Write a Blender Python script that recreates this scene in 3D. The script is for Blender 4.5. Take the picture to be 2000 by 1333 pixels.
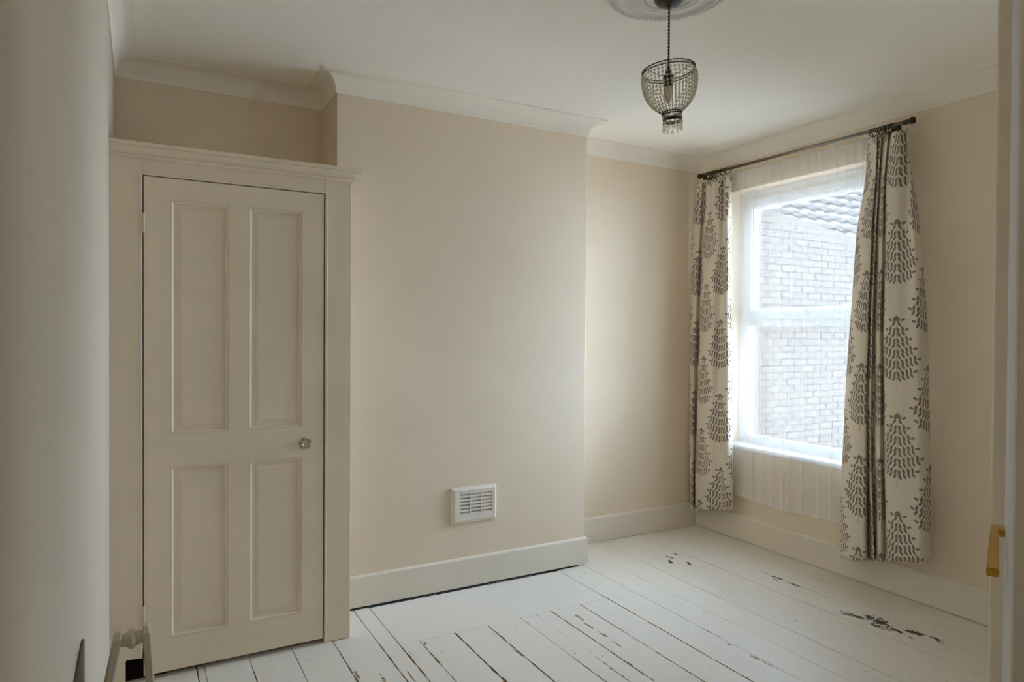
import bpy, bmesh, math, random
from mathutils import Vector, Matrix

for o in list(bpy.data.objects):
    bpy.data.objects.remove(o, do_unlink=True)
scene = bpy.context.scene
COL = scene.collection
random.seed(7)

# ------------------------------------------------------------------ camera
H_EYE = 1.4
F_PX = 1315.64
cam_d = bpy.data.cameras.new('camera')
cam_d.sensor_fit = 'HORIZONTAL'
cam_d.sensor_width = 36.0
cam_d.lens = F_PX / 2000.0 * 36.0
cam_d.clip_start = 0.02
cam = bpy.data.objects.new('camera', cam_d)
COL.objects.link(cam)
R_ = Vector((0.87516075, -0.48379036, 0.00636818))
U_ = Vector((0.000402854573, 0.0138905726, 0.999903440))
D_ = Vector((0.48383211, 0.87507367, -0.01235138))
M = Matrix((
    (R_.x, U_.x, -D_.x, 0.0),
    (R_.y, U_.y, -D_.y, 0.0),
    (R_.z, U_.z, -D_.z, H_EYE),
    (0, 0, 0, 1)))
cam.matrix_world = M
scene.camera = cam

# ------------------------------------------------------------------ world, sun, exposure
SKY = 26.0
EXPOSURE = 0.52
world = bpy.data.worlds.new('sky')
scene.world = world
world.use_nodes = True
wn = world.node_tree
wn.nodes.clear()
w_out = wn.nodes.new('ShaderNodeOutputWorld')
w_bg = wn.nodes.new('ShaderNodeBackground')
w_bg.inputs['Color'].default_value = (0.64, 0.83, 1.08, 1)
w_bg.inputs['Strength'].default_value = SKY
wn.links.new(w_bg.outputs[0], w_out.inputs[0])

sun_d = bpy.data.lights.new('sun', 'SUN')
sun_d.energy = 135.0
sun_d.angle = math.radians(2.0)
sun_d.color = (1.0, 0.95, 0.88)
sun = bpy.data.objects.new('sun', sun_d)
COL.objects.link(sun)
sun.rotation_mode = 'QUATERNION'
sun.rotation_quaternion = Vector((0.04, -0.45, -0.9)).to_track_quat('-Z', 'Y')

# added fill light on the unseen landing, brightens near door and left wall
lamp_d = bpy.data.lights.new('landing_fill', 'POINT')
lamp_d.energy = 3.5
lamp_d.shadow_soft_size = 0.08
lamp_d.color = (0.95, 0.97, 1.0)
lamp = bpy.data.objects.new('landing_fill', lamp_d)
COL.objects.link(lamp)
lamp.location = (0.30, -0.70, 2.30)

scene.view_settings.view_transform = 'Standard'
scene.view_settings.look = 'None'
scene.view_settings.gamma = 1.0
scene.view_settings.use_curve_mapping = False
scene.view_settings.exposure = EXPOSURE
try:
    scene.cycles.use_denoising = True
    scene.cycles.max_bounces = 14
    scene.cycles.diffuse_bounces = 8
    scene.cycles.transparent_max_bounces = 24
    scene.cycles.sample_clamp_indirect = 6.0
except Exception:
    pass

# ------------------------------------------------------------------ node helpers
class G:
    """small node-graph writer"""
    def __init__(self, tree):
        self.t = tree
    def n(self, typ, **kw):
        nd = self.t.nodes.new(typ)
        for k, v in kw.items():
            setattr(nd, k, v)
        return nd
    def put(self, sock, v):
        if v is None:
            return
        if isinstance(v, (int, float)):
            sock.default_value = v
        elif isinstance(v, (tuple, list)):
            sock.default_value = v
        else:
            self.t.links.new(v, sock)
    def m(self, op, a, b=None, c=None, clamp=False):
        nd = self.n('ShaderNodeMath', operation=op, use_clamp=clamp)
        self.put(nd.inputs[0], a)
        self.put(nd.inputs[1], b)
        self.put(nd.inputs[2], c)
        return nd.outputs[0]
    def mix(self, f, a, b):
        nd = self.n('ShaderNodeMix', data_type='RGBA')
        self.put(nd.inputs[0], f)
        self.put(nd.inputs[6], a)
        self.put(nd.inputs[7], b)
        return nd.outputs[2]
    def noise(self, vec, scale, detail=3.0, rough=0.55, dim='3D'):
        nd = self.n('ShaderNodeTexNoise', noise_dimensions=dim)
        self.put(nd.inputs['Vector'], vec)
        nd.inputs['Scale'].default_value = scale
        nd.inputs['Detail'].default_value = detail
        nd.inputs['Roughness'].default_value = rough
        return nd.outputs['Fac']
    def ramp(self, f, lo, hi):
        nd = self.n('ShaderNodeMapRange', interpolation_type='SMOOTHSTEP')
        self.put(nd.inputs['Value'], f)
        self.put(nd.inputs['From Min'], lo)
        self.put(nd.inputs['From Max'], hi)
        return nd.outputs[0]
    def pos(self):
        return self.n('ShaderNodeNewGeometry').outputs['Position']
    def xyz(self, v):
        nd = self.n('ShaderNodeSeparateXYZ')
        self.put(nd.inputs[0], v)
        return nd.outputs
    def comb(self, x, y, z):
        nd = self.n('ShaderNodeCombineXYZ')
        self.put(nd.inputs[0], x); self.put(nd.inputs[1], y); self.put(nd.inputs[2], z)
        return nd.outputs[0]

def new_mat(name):
    m = bpy.data.materials.new(name)
    m.use_nodes = True
    m.node_tree.nodes.clear()
    g = G(m.node_tree)
    out = g.n('ShaderNodeOutputMaterial')
    return m, g, out

def bsdf(g, color, rough=0.5, **kw):
    b = g.n('ShaderNodeBsdfPrincipled')
    g.put(b.inputs['Base Color'], color if not isinstance(color, tuple) else (*color[:3], 1))
    g.put(b.inputs['Roughness'], rough)
    for k, v in kw.items():
        g.put(b.inputs[k.replace('_', ' ')], v)
    return b

def paint(name, col, rough=0.5, var=0.04, scale=2.5, bump=0.0, bscale=60.0, spec=0.4, grain=None):
    """painted surface: faint tone variation and roller or brush relief"""
    m, g, out = new_mat(name)
    p = g.pos()
    nz = g.noise(p, scale, 4.0)
    dark = tuple(c * (1 - var) for c in col)
    lite = tuple(min(1, c * (1 + var)) for c in col)
    c = g.mix(g.ramp(nz, 0.3, 0.7), (*dark, 1), (*lite, 1))
    b = bsdf(g, c, rough)
    b.inputs['Specular IOR Level'].default_value = spec
    if bump:
        pv = p
        if grain:
            mp = g.n('ShaderNodeMapping')
            g.put(mp.inputs['Vector'], p)
            mp.inputs['Scale'].default_value = grain
            pv = mp.outputs[0]
        bn = g.n('ShaderNodeBump')
        bn.inputs['Strength'].default_value = bump
        bn.inputs['Distance'].default_value = 0.002
        g.put(bn.inputs['Height'], g.noise(pv, bscale, 4.0))
        g.put(b.inputs['Normal'], bn.outputs[0])
    g.t.links.new(b.outputs[0], out.inputs[0])
    return m

MAT = {}
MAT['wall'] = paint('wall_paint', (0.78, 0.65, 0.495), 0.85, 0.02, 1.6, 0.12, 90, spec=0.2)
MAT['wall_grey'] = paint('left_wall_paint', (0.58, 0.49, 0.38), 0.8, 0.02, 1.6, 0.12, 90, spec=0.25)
MAT['ceiling'] = paint('ceiling_paint', (0.92, 0.875, 0.795), 0.9, 0.015, 1.2, 0.05, 60, spec=0.15)
MAT['trim'] = paint('trim_paint', (0.77, 0.69, 0.575), 0.5, 0.02, 3.0, 0.10, 40, spec=0.3)
MAT['cove'] = paint('cove_paint', (0.87, 0.805, 0.70), 0.7, 0.015, 3.0, 0.03, 40, spec=0.2)
MAT['cream'] = paint('cupboard_paint', (0.77, 0.645, 0.485), 0.42, 0.03, 3.0, 0.14, 30, spec=0.35, grain=(1.0, 1.0, 0.08))
MAT['plaster'] = paint('plaster', (0.76, 0.74, 0.69), 0.8, 0.02, 6.0, 0.05, 90, spec=0.2)
MAT['upvc'] = paint('white_plastic', (0.74, 0.75, 0.75), 0.3, 0.01, 3.0, spec=0.5)
MAT['vent'] = paint('vent_plastic', (0.76, 0.685, 0.585), 0.45, 0.02, 9.0, spec=0.4)
MAT['void'] = paint('dark_void', (0.018, 0.013, 0.010), 0.95, 0.1, 9.0, spec=0.05)
MAT['subfloor'] = paint('subfloor', (0.03, 0.022, 0.016), 0.95, 0.2, 12.0, spec=0.05)
MAT['door_grey'] = paint('door_paint', (0.68, 0.655, 0.66), 0.6, 0.03, 4.0, 0.08, 30, spec=0.3)
MAT['hinge'] = paint('hinge_paint', (0.60, 0.52, 0.40), 0.45, 0.04, 40.0, spec=0.5)
MAT['stand'] = paint('stand_paint', (0.60, 0.51, 0.38), 0.45, 0.06, 14.0, 0.12, 40, spec=0.35)
MAT['brown_board'] = paint('brown_board', (0.13, 0.088, 0.048), 0.7, 0.15, 8.0, 0.1, 40)
MAT['ground'] = paint('paving', (0.50, 0.48, 0.45), 0.9, 0.1, 2.0)
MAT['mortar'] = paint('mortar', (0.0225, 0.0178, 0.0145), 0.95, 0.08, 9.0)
MAT['hall'] = paint('hall_paint', (0.68, 0.67, 0.66), 0.8, 0.02, 2.0)
MAT['debris'] = paint('crumbs', (0.30, 0.25, 0.20), 0.95, 0.3, 200.0)

def metal(name, col, rough, var=0.1, met=1.0):
    m, g, out = new_mat(name)
    nz = g.noise(g.pos(), 60.0, 3.0)
    c = g.mix(nz, (*[x * (1 - var) for x in col], 1), (*[min(1, x * (1 + var)) for x in col], 1))
    b = bsdf(g, c, rough)
    b.inputs['Metallic'].default_value = met
    g.t.links.new(b.outputs[0], out.inputs[0])
    return m
MAT['bronze'] = metal('dark_bronze', (0.055, 0.042, 0.032), 0.42, 0.25, 0.8)
MAT['pole'] = metal('antique_pole', (0.26, 0.235, 0.20), 0.38, 0.12)
MAT['brass'] = metal('brass', (0.66, 0.41, 0.06), 0.38, 0.08)
MAT['champagne'] = metal('champagne_metal', (0.66, 0.56, 0.40), 0.28, 0.12)

def glass_pane():
    m, g, out = new_mat('window_glass')
    tr = g.n('ShaderNodeBsdfTransparent')
    tr.inputs['Color'].default_value = (0.97, 0.98, 0.98, 1)
    gl = g.n('ShaderNodeBsdfGlossy')
    gl.inputs['Roughness'].default_value = 0.02
    fr = g.n('ShaderNodeFresnel')
    fr.inputs['IOR'].default_value = 1.45
    mx = g.n('ShaderNodeMixShader')
    g.put(mx.inputs[0], g.m('MULTIPLY', fr.outputs[0], 0.8))
    g.t.links.new(tr.outputs[0], mx.inputs[1])
    g.t.links.new(gl.outputs[0], mx.inputs[2])
    g.t.links.new(mx.outputs[0], out.inputs[0])
    return m
MAT['glass'] = glass_pane()

def bead_glass():
    m, g, out = new_mat('bead_glass')
    nz = g.noise(g.pos(), 120.0, 2.0)
    c = g.mix(nz, (0.90, 0.86, 0.74, 1), (0.98, 0.97, 0.92, 1))
    tr = g.n('ShaderNodeBsdfTransparent')
    g.put(tr.inputs[0], c)
    b = bsdf(g, c, 0.12)
    b.inputs['IOR'].default_value = 1.5
    b.inputs['Transmission Weight'].default_value = 0.55
    mx = g.n('ShaderNodeMixShader')
    mx.inputs[0].default_value = 0.42
    g.t.links.new(tr.outputs[0], mx.inputs[1])
    g.t.links.new(b.outputs[0], mx.inputs[2])
    g.t.links.new(mx.outputs[0], out.inputs[0])
    return m
MAT['bead'] = bead_glass()

def sheer_mat(name, cover):
    m, g, out = new_mat(name)
    p = g.pos()
    x, y, z = g.xyz(p)
    # woven slub: fine threads down and across
    v1 = g.noise(g.comb(g.m('MULTIPLY', y, 260.0), g.m('MULTIPLY', z, 6.0), 0.0), 1.0, 2.0)
    v2 = g.noise(g.comb(g.m('MULTIPLY', y, 9.0), g.m('MULTIPLY', z, 300.0), 3.0), 1.0, 2.0)
    w = g.m('ADD', g.m('MULTIPLY', g.m('SUBTRACT', v1, 0.5), 0.07), g.m('MULTIPLY', g.m('SUBTRACT', v2, 0.5), 0.06))
    # threads close up where a fold turns edge-on
    lw = g.n('ShaderNodeLayerWeight')
    lw.inputs['Blend'].default_value = 0.5
    fold = g.m('MULTIPLY', g.m('POWER', lw.outputs['Facing'], 3.0), 0.45)
    f = g.m('ADD', g.m('ADD', w, cover - 0.04), fold, clamp=True)
    tr = g.n('ShaderNodeBsdfTransparent')
    df = g.n('ShaderNodeBsdfDiffuse')
    df.inputs['Color'].default_value = (0.95, 0.93, 0.90, 1)
    tl = g.n('ShaderNodeBsdfTranslucent')
    tl.inputs['Color'].default_value = (0.95, 0.85, 0.73, 1)
    mx = g.n('ShaderNodeMixShader')
    mx.inputs[0].default_value = 0.036
    g.t.links.new(df.outputs[0], mx.inputs[1])
    g.t.links.new(tl.outputs[0], mx.inputs[2])
    m2 = g.n('ShaderNodeMixShader')
    g.put(m2.inputs[0], f)
    g.t.links.new(tr.outputs[0], m2.inputs[1])
    g.t.links.new(mx.outputs[0], m2.inputs[2])
    g.t.links.new(m2.outputs[0], out.inputs[0])
    return m
MAT['sheer'] = sheer_mat('sheer_voile', 0.47)
MAT['sheer_hem'] = sheer_mat('sheer_hem', 0.50)

# printed curtain: sprigs of paired leaflets on a stem, half-drop repeat
W_REP, H_REP = 0.19, 0.505
def sprig_group():
    t = bpy.data.node_groups.new('sprig_print', 'ShaderNodeTree')
    t.interface.new_socket('U', in_out='INPUT', socket_type='NodeSocketFloat')
    t.interface.new_socket('V', in_out='INPUT', socket_type='NodeSocketFloat')
    t.interface.new_socket('Leaf', in_out='OUTPUT', socket_type='NodeSocketFloat')
    t.interface.new_socket('Stem', in_out='OUTPUT', socket_type='NodeSocketFloat')
    g = G(t)
    gi = g.n('NodeGroupInput'); go = g.n('NodeGroupOutput')
    px = g.m('WRAP', gi.outputs[0], W_REP, -W_REP)
    py = g.m('SUBTRACT', g.m('WRAP', gi.outputs[1], H_REP, 0.0), 0.035)
    ax = g.m('ABSOLUTE', px)
    k, b, l = 0.36, 0.0570, 0.0215
    yy = g.m('SUBTRACT', py, g.m('MULTIPLY', ax, k))
    row = g.m('FLOOR', g.m('DIVIDE', yy, b))
    ry = g.m('SUBTRACT', yy, g.m('MULTIPLY', g.m('ADD', row, 0.5), b))
    ax2 = g.m('SUBTRACT', ax, 0.002)
    col = g.m('FLOOR', g.m('DIVIDE', ax2, l))
    rx = g.m('SUBTRACT', ax2, g.m('MULTIPLY', g.m('ADD', col, 0.5), l))
    ly = g.m('ADD', ry, g.m('MULTIPLY', rx, k))
    def leaf(cx, cy, deg, a, c):
        dx = g.m('SUBTRACT', rx, cx); dy = g.m('SUBTRACT', ly, cy)
        ca, sa = math.cos(math.radians(deg)), math.sin(math.radians(deg))
        p = g.m('ADD', g.m('MULTIPLY', dx, ca), g.m('MULTIPLY', dy, sa))
        q = g.m('SUBTRACT', g.m('MULTIPLY', dy, ca), g.m('MULTIPLY', dx, sa))
        e = g.m('ADD', g.m('POWER', g.m('DIVIDE', p, a), 2.0), g.m('POWER', g.m('DIVIDE', q, c), 2.0))
        return g.m('LESS_THAN', e, 1.0)
    up = leaf(-0.0022, 0.0122, 104, 0.0142, 0.0069)
    dn = leaf(0.0014, -0.0118, 124, 0.0142, 0.0066)
    any_ = g.m('MAXIMUM', up, dn)
    lim = g.m('MINIMUM', g.m('ADD', row, 3.5), g.m('SUBTRACT', 5.75, g.m('MULTIPLY', row, 1.1)))
    ok = g.m('MULTIPLY', g.m('LESS_THAN', col, lim), g.m('GREATER_THAN', row, -0.5))
    ok = g.m('MULTIPLY', ok, g.m('LESS_THAN', row, 5.5))
    ok = g.m('MULTIPLY', ok, g.m('GREATER_THAN', ax2, 0.0))
    leafm = g.m('MULTIPLY', any_, ok)
    # one leaflet ends each spray
    end = leaf(-0.0020, 0.0010, 22, 0.0125, 0.0064)
    past = g.m('MULTIPLY', g.m('LESS_THAN', g.m('SUBTRACT', col, 1.0), lim), g.m('SUBTRACT', 1.0, g.m('LESS_THAN', col, lim)))
    past = g.m('MULTIPLY', past, g.m('MULTIPLY', g.m('GREATER_THAN', row, -0.5), g.m('LESS_THAN', row, 5.5)))
    leafm = g.m('MAXIMUM', leafm, g.m('MULTIPLY', end, past))
    tip = g.m('ADD', g.m('POWER', g.m('DIVIDE', px, 0.0080), 2.0), g.m('POWER', g.m('DIVIDE', g.m('SUBTRACT', py, 0.335), 0.0150), 2.0))
    leafm = g.m('MAXIMUM', leafm, g.m('LESS_THAN', tip, 1.0))
    st = g.m('MULTIPLY', g.m('LESS_THAN', ax, 0.0013), g.m('MULTIPLY', g.m('GREATER_THAN', py, -0.033), g.m('LESS_THAN', py, 0.30)))
    g.t.links.new(leafm, go.inputs[0])
    g.t.links.new(st, go.inputs[1])
    return t
SPRIG = sprig_group()

def curtain_mat():
    m, g, out = new_mat('printed_curtain')
    uv = g.n('ShaderNodeUVMap'); uv.uv_map = 'cloth'
    x, y, z = g.xyz(uv.outputs[0])
    outs = []
    for du, dv in ((0.0, 0.0), (W_REP, H_REP / 2)):
        gr = g.n('ShaderNodeGroup'); gr.node_tree = SPRIG
        g.put(gr.inputs[0], g.m('ADD', x, du))
        g.put(gr.inputs[1], g.m('ADD', y, dv))
        outs.append(gr.outputs)
    leaf = g.m('MAXIMUM', outs[0][0], outs[1][0])
    stem = g.m('MAXIMUM', outs[0][1], outs[1][1])
    nz = g.noise(g.comb(g.m('MULTIPLY', x, 500.0), g.m('MULTIPLY', y, 60.0), 0.0), 1.0, 2.0)
    base = g.mix(nz, (0.74, 0.66, 0.54, 1), (0.82, 0.735, 0.61, 1))
    lc = g.mix(g.noise(uv.outputs[0], 90.0, 2.0), (0.20, 0.155, 0.125, 1), (0.33, 0.265, 0.215, 1))
    c = g.mix(leaf, base, lc)
    c = g.mix(stem, c, (0.40, 0.31, 0.13, 1))
    b = bsdf(g, c, 0.9)
    b.inputs['Specular IOR Level'].default_value = 0.1
    b.inputs['Sheen Weight'].default_value = 0.1
    tl = g.n('ShaderNodeBsdfTranslucent')
    g.put(tl.inputs[0], c)
    mx = g.n('ShaderNodeMixShader'); mx.inputs[0].default_value = 0.10
    g.t.links.new(b.outputs[0], mx.inputs[1]); g.t.links.new(tl.outputs[0], mx.inputs[2])
    bn = g.n('ShaderNodeBump'); bn.inputs['Strength'].default_value = 0.15; bn.inputs['Distance'].default_value = 0.001
    g.put(bn.inputs['Height'], g.noise(uv.outputs[0], 700.0, 2.0))
    g.put(b.inputs['Normal'], bn.outputs[0])
    g.t.links.new(mx.outputs[0], out.inputs[0])
    return m
MAT['curtain'] = curtain_mat()

# floor paint with chips: (x, y, long radius, short radius, angle)
CHIPS_DARK = [
    (3.100, 2.130, 0.018, 0.012, 90), (3.115, 2.085, 0.050, 0.022, 96), (3.160, 1.995, 0.060, 0.030, 75),
    (3.110, 1.955, 0.050, 0.020, 100), (3.135, 1.890, 0.042, 0.012, 100), (3.188, 1.845, 0.038, 0.016, 104),
    (3.122, 1.815, 0.010, 0.008, 90), (3.215, 1.760, 0.040, 0.008, 94), (3.20, 1.735, 0.03, 0.006, 60),
    (2.905, 3.190, 0.035, 0.008, 100), (2.850, 3.130, 0.03, 0.010, 60), (2.98, 3.22, 0.02, 0.007, 95), (2.93, 3.05, 0.025, 0.010, 60),
    (3.205, 2.66, 0.06, 0.009, 91), (3.205, 2.50, 0.05, 0.008, 91), (3.17, 2.62, 0.02, 0.007, 90),
]
CHIPS_RAW = [
    (2.325, 2.165, 0.0132, 0.0059, 90), (2.330, 2.020, 0.0380, 0.0053, 92), (2.330, 1.940, 0.0450, 0.0037, 92), (2.340, 2.300, 0.0380, 0.0031, 92),
    (1.895, 2.720, 0.0260, 0.0074, 90), (1.880, 2.620, 0.0340, 0.0063, 92), (1.885, 2.500, 0.0380, 0.0053, 92), (1.880, 2.400, 0.0450, 0.0031, 90),
    (1.122, 2.820, 0.0150, 0.0053, 70), (0.775, 2.700, 0.0380, 0.0053, 90), (0.965, 2.580, 0.0450, 0.0031, 90), (1.030, 2.770, 0.0300, 0.0031, 95),
    (1.660, 2.420, 0.0114, 0.0037, 60), (1.450, 2.550, 0.0380, 0.0063, 92), (0.860, 2.600, 0.0380, 0.0053, 92),
]
def floor_mat(name, base, seam_wear):
    m, g, out = new_mat(name)
    p = g.pos()
    x, y, z = g.xyz(p)
    warp = g.n('ShaderNodeTexNoise'); warp.inputs['Scale'].default_value = 30.0; warp.inputs['Detail'].default_value = 4.0
    g.put(warp.inputs['Vector'], p)
    wx, wy, wz = g.xyz(warp.outputs['Color'])
    ragged = g.noise(p, 120.0, 3.0, 0.6)
    def blobs(lst):
        acc = None
        for (cx, cy, a, b_, deg) in lst:
            ca, sa = math.cos(math.radians(deg)), math.sin(math.radians(deg))
            dx = g.m('SUBTRACT', x, cx); dy = g.m('SUBTRACT', y, cy)
            q = g.m('MULTIPLY_ADD', dx, ca / a, g.m('MULTIPLY', dy, sa / a))
            r = g.m('MULTIPLY_ADD', dy, ca / b_, g.m('MULTIPLY', dx, -sa / b_))
            d = g.m('SQRT', g.m('ADD', g.m('MULTIPLY', q, q), g.m('MULTIPLY', r, r)))
            acc = d if acc is None else g.m('MINIMUM', acc, d)
        n2 = g.m('ADD', g.m('MULTIPLY', g.m('SUBTRACT', g.m('ADD', wx, wy), 1.0), 2.8), g.m('MULTIPLY', g.m('SUBTRACT', ragged, 0.5), 2.4))
        return g.m('LESS_THAN', g.m('ADD', acc, n2), 0.95)
    mdark = blobs(CHIPS_DARK)
    mraw = blobs(CHIPS_RAW)
    # scattered flecks, denser towards the middle of the room and the front
    st = g.comb(g.m('MULTIPLY', x, 1.0), g.m('MULTIPLY', y, 0.55), 0.0)
    fl = g.noise(st, 80.0, 2.5, 0.5)
    reg = g.noise(p, 3.4, 2.0)
    front = g.ramp(y, 2.95, 2.2)
    thr = g.m('SUBTRACT', g.m('SUBTRACT', 0.752, g.m('MULTIPLY', front, 0.02)), g.m('MULTIPLY', g.ramp(reg, 0.45, 0.75), 0.055))
    fleck = g.m('GREATER_THAN', fl, thr)
    # worn edges of the boards
    uv = g.n('ShaderNodeUVMap'); uv.uv_map = 'board'
    ue, ve, _ = g.xyz(uv.outputs[0])
    seamn = g.noise(g.comb(g.m('MULTIPLY', x, 3.0), g.m('MULTIPLY', y, 0.8), 0.0), 22.0, 4.0)
    seamr = g.noise(p, 2.6, 1.0)
    lim = g.m('MULTIPLY', g.m('MULTIPLY', g.ramp(seamn, 0.42, 0.75), g.ramp(seamr, 0.40, 0.65)), g.m('MULTIPLY', g.m('MULTIPLY', g.ramp(y, 2.92, 2.6), g.ramp(x, 2.25, 1.85)), 0.009 * seam_wear))
    worn = g.m('LESS_THAN', ue, lim)
    grain = g.noise(g.comb(g.m('MULTIPLY', x, 60.0), g.m('MULTIPLY', y, 3.0), 0.0), 1.0, 4.0)
    tone = g.noise(p, 1.3, 3.0)
    c1 = g.mix(g.ramp(grain, 0.3, 0.75), (*[q * 0.955 for q in base], 1), (*base, 1))
    c1 = g.mix(g.m('MULTIPLY', g.ramp(tone, 0.35, 0.7), 0.45), c1, (base[0] * 0.93, base[1] * 0.90, base[2] * 0.85, 1))
    rawc = g.mix(grain, (0.20, 0.105, 0.05, 1), (0.36, 0.22, 0.12, 1))
    darkc = (0.045, 0.030, 0.020, 1)
    c = g.mix(worn, c1, rawc)
    c = g.mix(mraw, c, rawc)
    c = g.mix(fleck, c, (0.11, 0.075, 0.05, 1))
    c = g.mix(mdark, c, darkc)
    b = bsdf(g, c, 0.5)
    g.put(b.inputs['Roughness'], g.m('MULTIPLY_ADD', grain, 0.2, 0.36))
    b.inputs['Specular IOR Level'].default_value = 0.4
    chip = g.m('MAXIMUM', g.m('MAXIMUM', mdark, mraw), g.m('MAXIMUM', worn, fleck))
    h = g.m('SUBTRACT', g.m('MULTIPLY', grain, 0.35), g.m('MULTIPLY', chip, 1.0))
    bn = g.n('ShaderNodeBump'); bn.inputs['Strength'].default_value = 0.22; bn.inputs['Distance'].default_value = 0.002
    g.put(bn.inputs['Height'], h)
    g.put(b.inputs['Normal'], bn.outputs[0])
    g.t.links.new(b.outputs[0], out.inputs[0])
    return m
MAT['floor'] = floor_mat('white_floor_paint', (0.765, 0.715, 0.63), 1.0)

def cord_mat():
    m, g, out = new_mat('braided_flex')
    c = g.mix(g.noise(g.pos(), 300.0, 2.0), (0.045, 0.022, 0.015, 1), (0.11, 0.06, 0.04, 1))
    b = bsdf(g, c, 0.6)
    g.t.links.new(b.outputs[0], out.inputs[0])
    return m
MAT['cord'] = cord_mat()

def bulb_mat():
    m, g, out = new_mat('bulb_glass')
    c = g.mix(g.noise(g.pos(), 80.0, 1.0), (0.75, 0.62, 0.42, 1), (0.8, 0.68, 0.5, 1))
    b = bsdf(g, c, 0.15)
    b.inputs['Transmission Weight'].default_value = 0.6
    g.t.links.new(b.outputs[0], out.inputs[0])
    return m
MAT['bulb'] = bulb_mat()

def brick_mat(name, a, b_):
    m, g, out = new_mat(name)
    oi = g.n('ShaderNodeObjectInfo')
    c = g.mix(oi.outputs['Random'], (*a, 1), (*b_, 1))
    c = g.mix(g.m('MULTIPLY', g.noise(g.pos(), 25.0, 4.0), 0.35), c, (a[0]*0.7, a[1]*0.65, a[2]*0.6, 1))
    b = bsdf(g, c, 0.9)
    g.t.links.new(b.outputs[0], out.inputs[0])
    return m
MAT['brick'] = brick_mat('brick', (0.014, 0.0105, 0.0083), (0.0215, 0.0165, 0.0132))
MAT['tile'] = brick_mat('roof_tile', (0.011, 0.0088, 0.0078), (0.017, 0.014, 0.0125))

# ------------------------------------------------------------------ mesh helpers
def mesh_obj(name, bm, mat, parent=None, smooth=False, kind=None):
    me = bpy.data.meshes.new(name)
    bm.normal_update()
    bm.to_mesh(me)
    bm.free()
    me.materials.append(mat)
    if smooth:
        for p in me.polygons:
            p.use_smooth = True
    o = bpy.data.objects.new(name, me)
    COL.objects.link(o)
    if parent:
        o.parent = parent
    if kind:
        o['kind'] = kind
    return o

def thing(name, label, cat, loc=(0, 0, 0), group=None):
    o = bpy.data.objects.new(name, None)
    o.empty_display_size = 0.05
    o.location = loc
    COL.objects.link(o)
    o['label'] = label
    o['category'] = cat
    if group:
        o['group'] = group
    return o

def structure(name, loc=(0, 0, 0)):
    o = bpy.data.objects.new(name, None)
    o.location = loc
    COL.objects.link(o)
    o['kind'] = 'structure'
    return o

def add_box(bm, x0, x1, y0, y1, z0, z1, bevel=0.0, seg=1):
    vs = [bm.verts.new(c) for c in ((x0, y0, z0), (x1, y0, z0), (x1, y1, z0), (x0, y1, z0),
                                    (x0, y0, z1), (x1, y0, z1), (x1, y1, z1), (x0, y1, z1))]
    fs = [bm.faces.new([vs[i] for i in f]) for f in
          ((3, 2, 1, 0), (4, 5, 6, 7), (0, 1, 5, 4), (1, 2, 6, 5), (2, 3, 7, 6), (3, 0, 4, 7))]
    if bevel > 0:
        es = set()
        for f in fs:
            es.update(f.edges)
        bmesh.ops.bevel(bm, geom=list(es), offset=bevel, segments=seg, affect='EDGES', profile=0.5)

def box_obj(name, dims, mat, parent=None, bevel=0.0, seg=1, kind=None, loc=(0, 0, 0)):
    bm = bmesh.new()
    x0, x1, y0, y1, z0, z1 = dims
    add_box(bm, x0 - loc[0], x1 - loc[0], y0 - loc[1], y1 - loc[1], z0 - loc[2], z1 - loc[2], bevel, seg)
    return mesh_obj(name, bm, mat, parent, kind=kind)

def lathe(bm, prof, n=24, center=(0, 0, 0), axis='Z', closed=False):
    """prof: list of (r, h) along the axis"""
    rings = []
    for r, h in prof:
        ring = []
        for i in range(n):
            a = 2 * math.pi * i / n
            c, s = r * math.cos(a), r * math.sin(a)
            v = {'Z': (c, s, h), 'X': (h, c, s), 'Y': (c, h, s)}[axis]
            ring.append(bm.verts.new((v[0] + center[0], v[1] + center[1], v[2] + center[2])))
        rings.append(ring)
    for a, b in zip(rings[:-1], rings[1:]):
        for i in range(n):
            j = (i + 1) % n
            bm.faces.new((a[i], a[j], b[j], b[i]))
    if closed:
        bm.faces.new(list(reversed(rings[0])))
        bm.faces.new(rings[-1])
    bmesh.ops.recalc_face_normals(bm, faces=bm.faces)

def tube(bm, pts, r, n=8, closed=False):
    pts = [Vector(p) for p in pts]
    rings = []
    N = len(pts)
    up = None
    for i, p in enumerate(pts):
        if closed:
            t = pts[(i + 1) % N] - pts[i - 1]
        else:
            t = pts[min(i + 1, N - 1)] - pts[max(i - 1, 0)]
        t.normalize()
        if up is None:
            up = Vector((0, 0, 1)) if abs(t.z) < 0.9 else Vector((1, 0, 0))
        a = (up - t * up.dot(t)).normalized()
        up = a
        b = t.cross(a)
        rr = r[i] if isinstance(r, (list, tuple)) else r
        rings.append([bm.verts.new(p + (a * math.cos(2 * math.pi * k / n) + b * math.sin(2 * math.pi * k / n)) * rr) for k in range(n)])
    pairs = list(zip(rings[:-1], rings[1:]))
    if closed:
        pairs.append((rings[-1], rings[0]))
    for A, B in pairs:
        for k in range(n):
            j = (k + 1) % n
            bm.faces.new((A[k], A[j], B[j], B[k]))
    if not closed:
        bm.faces.new(list(reversed(rings[0])))
        bm.faces.new(rings[-1])

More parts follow.
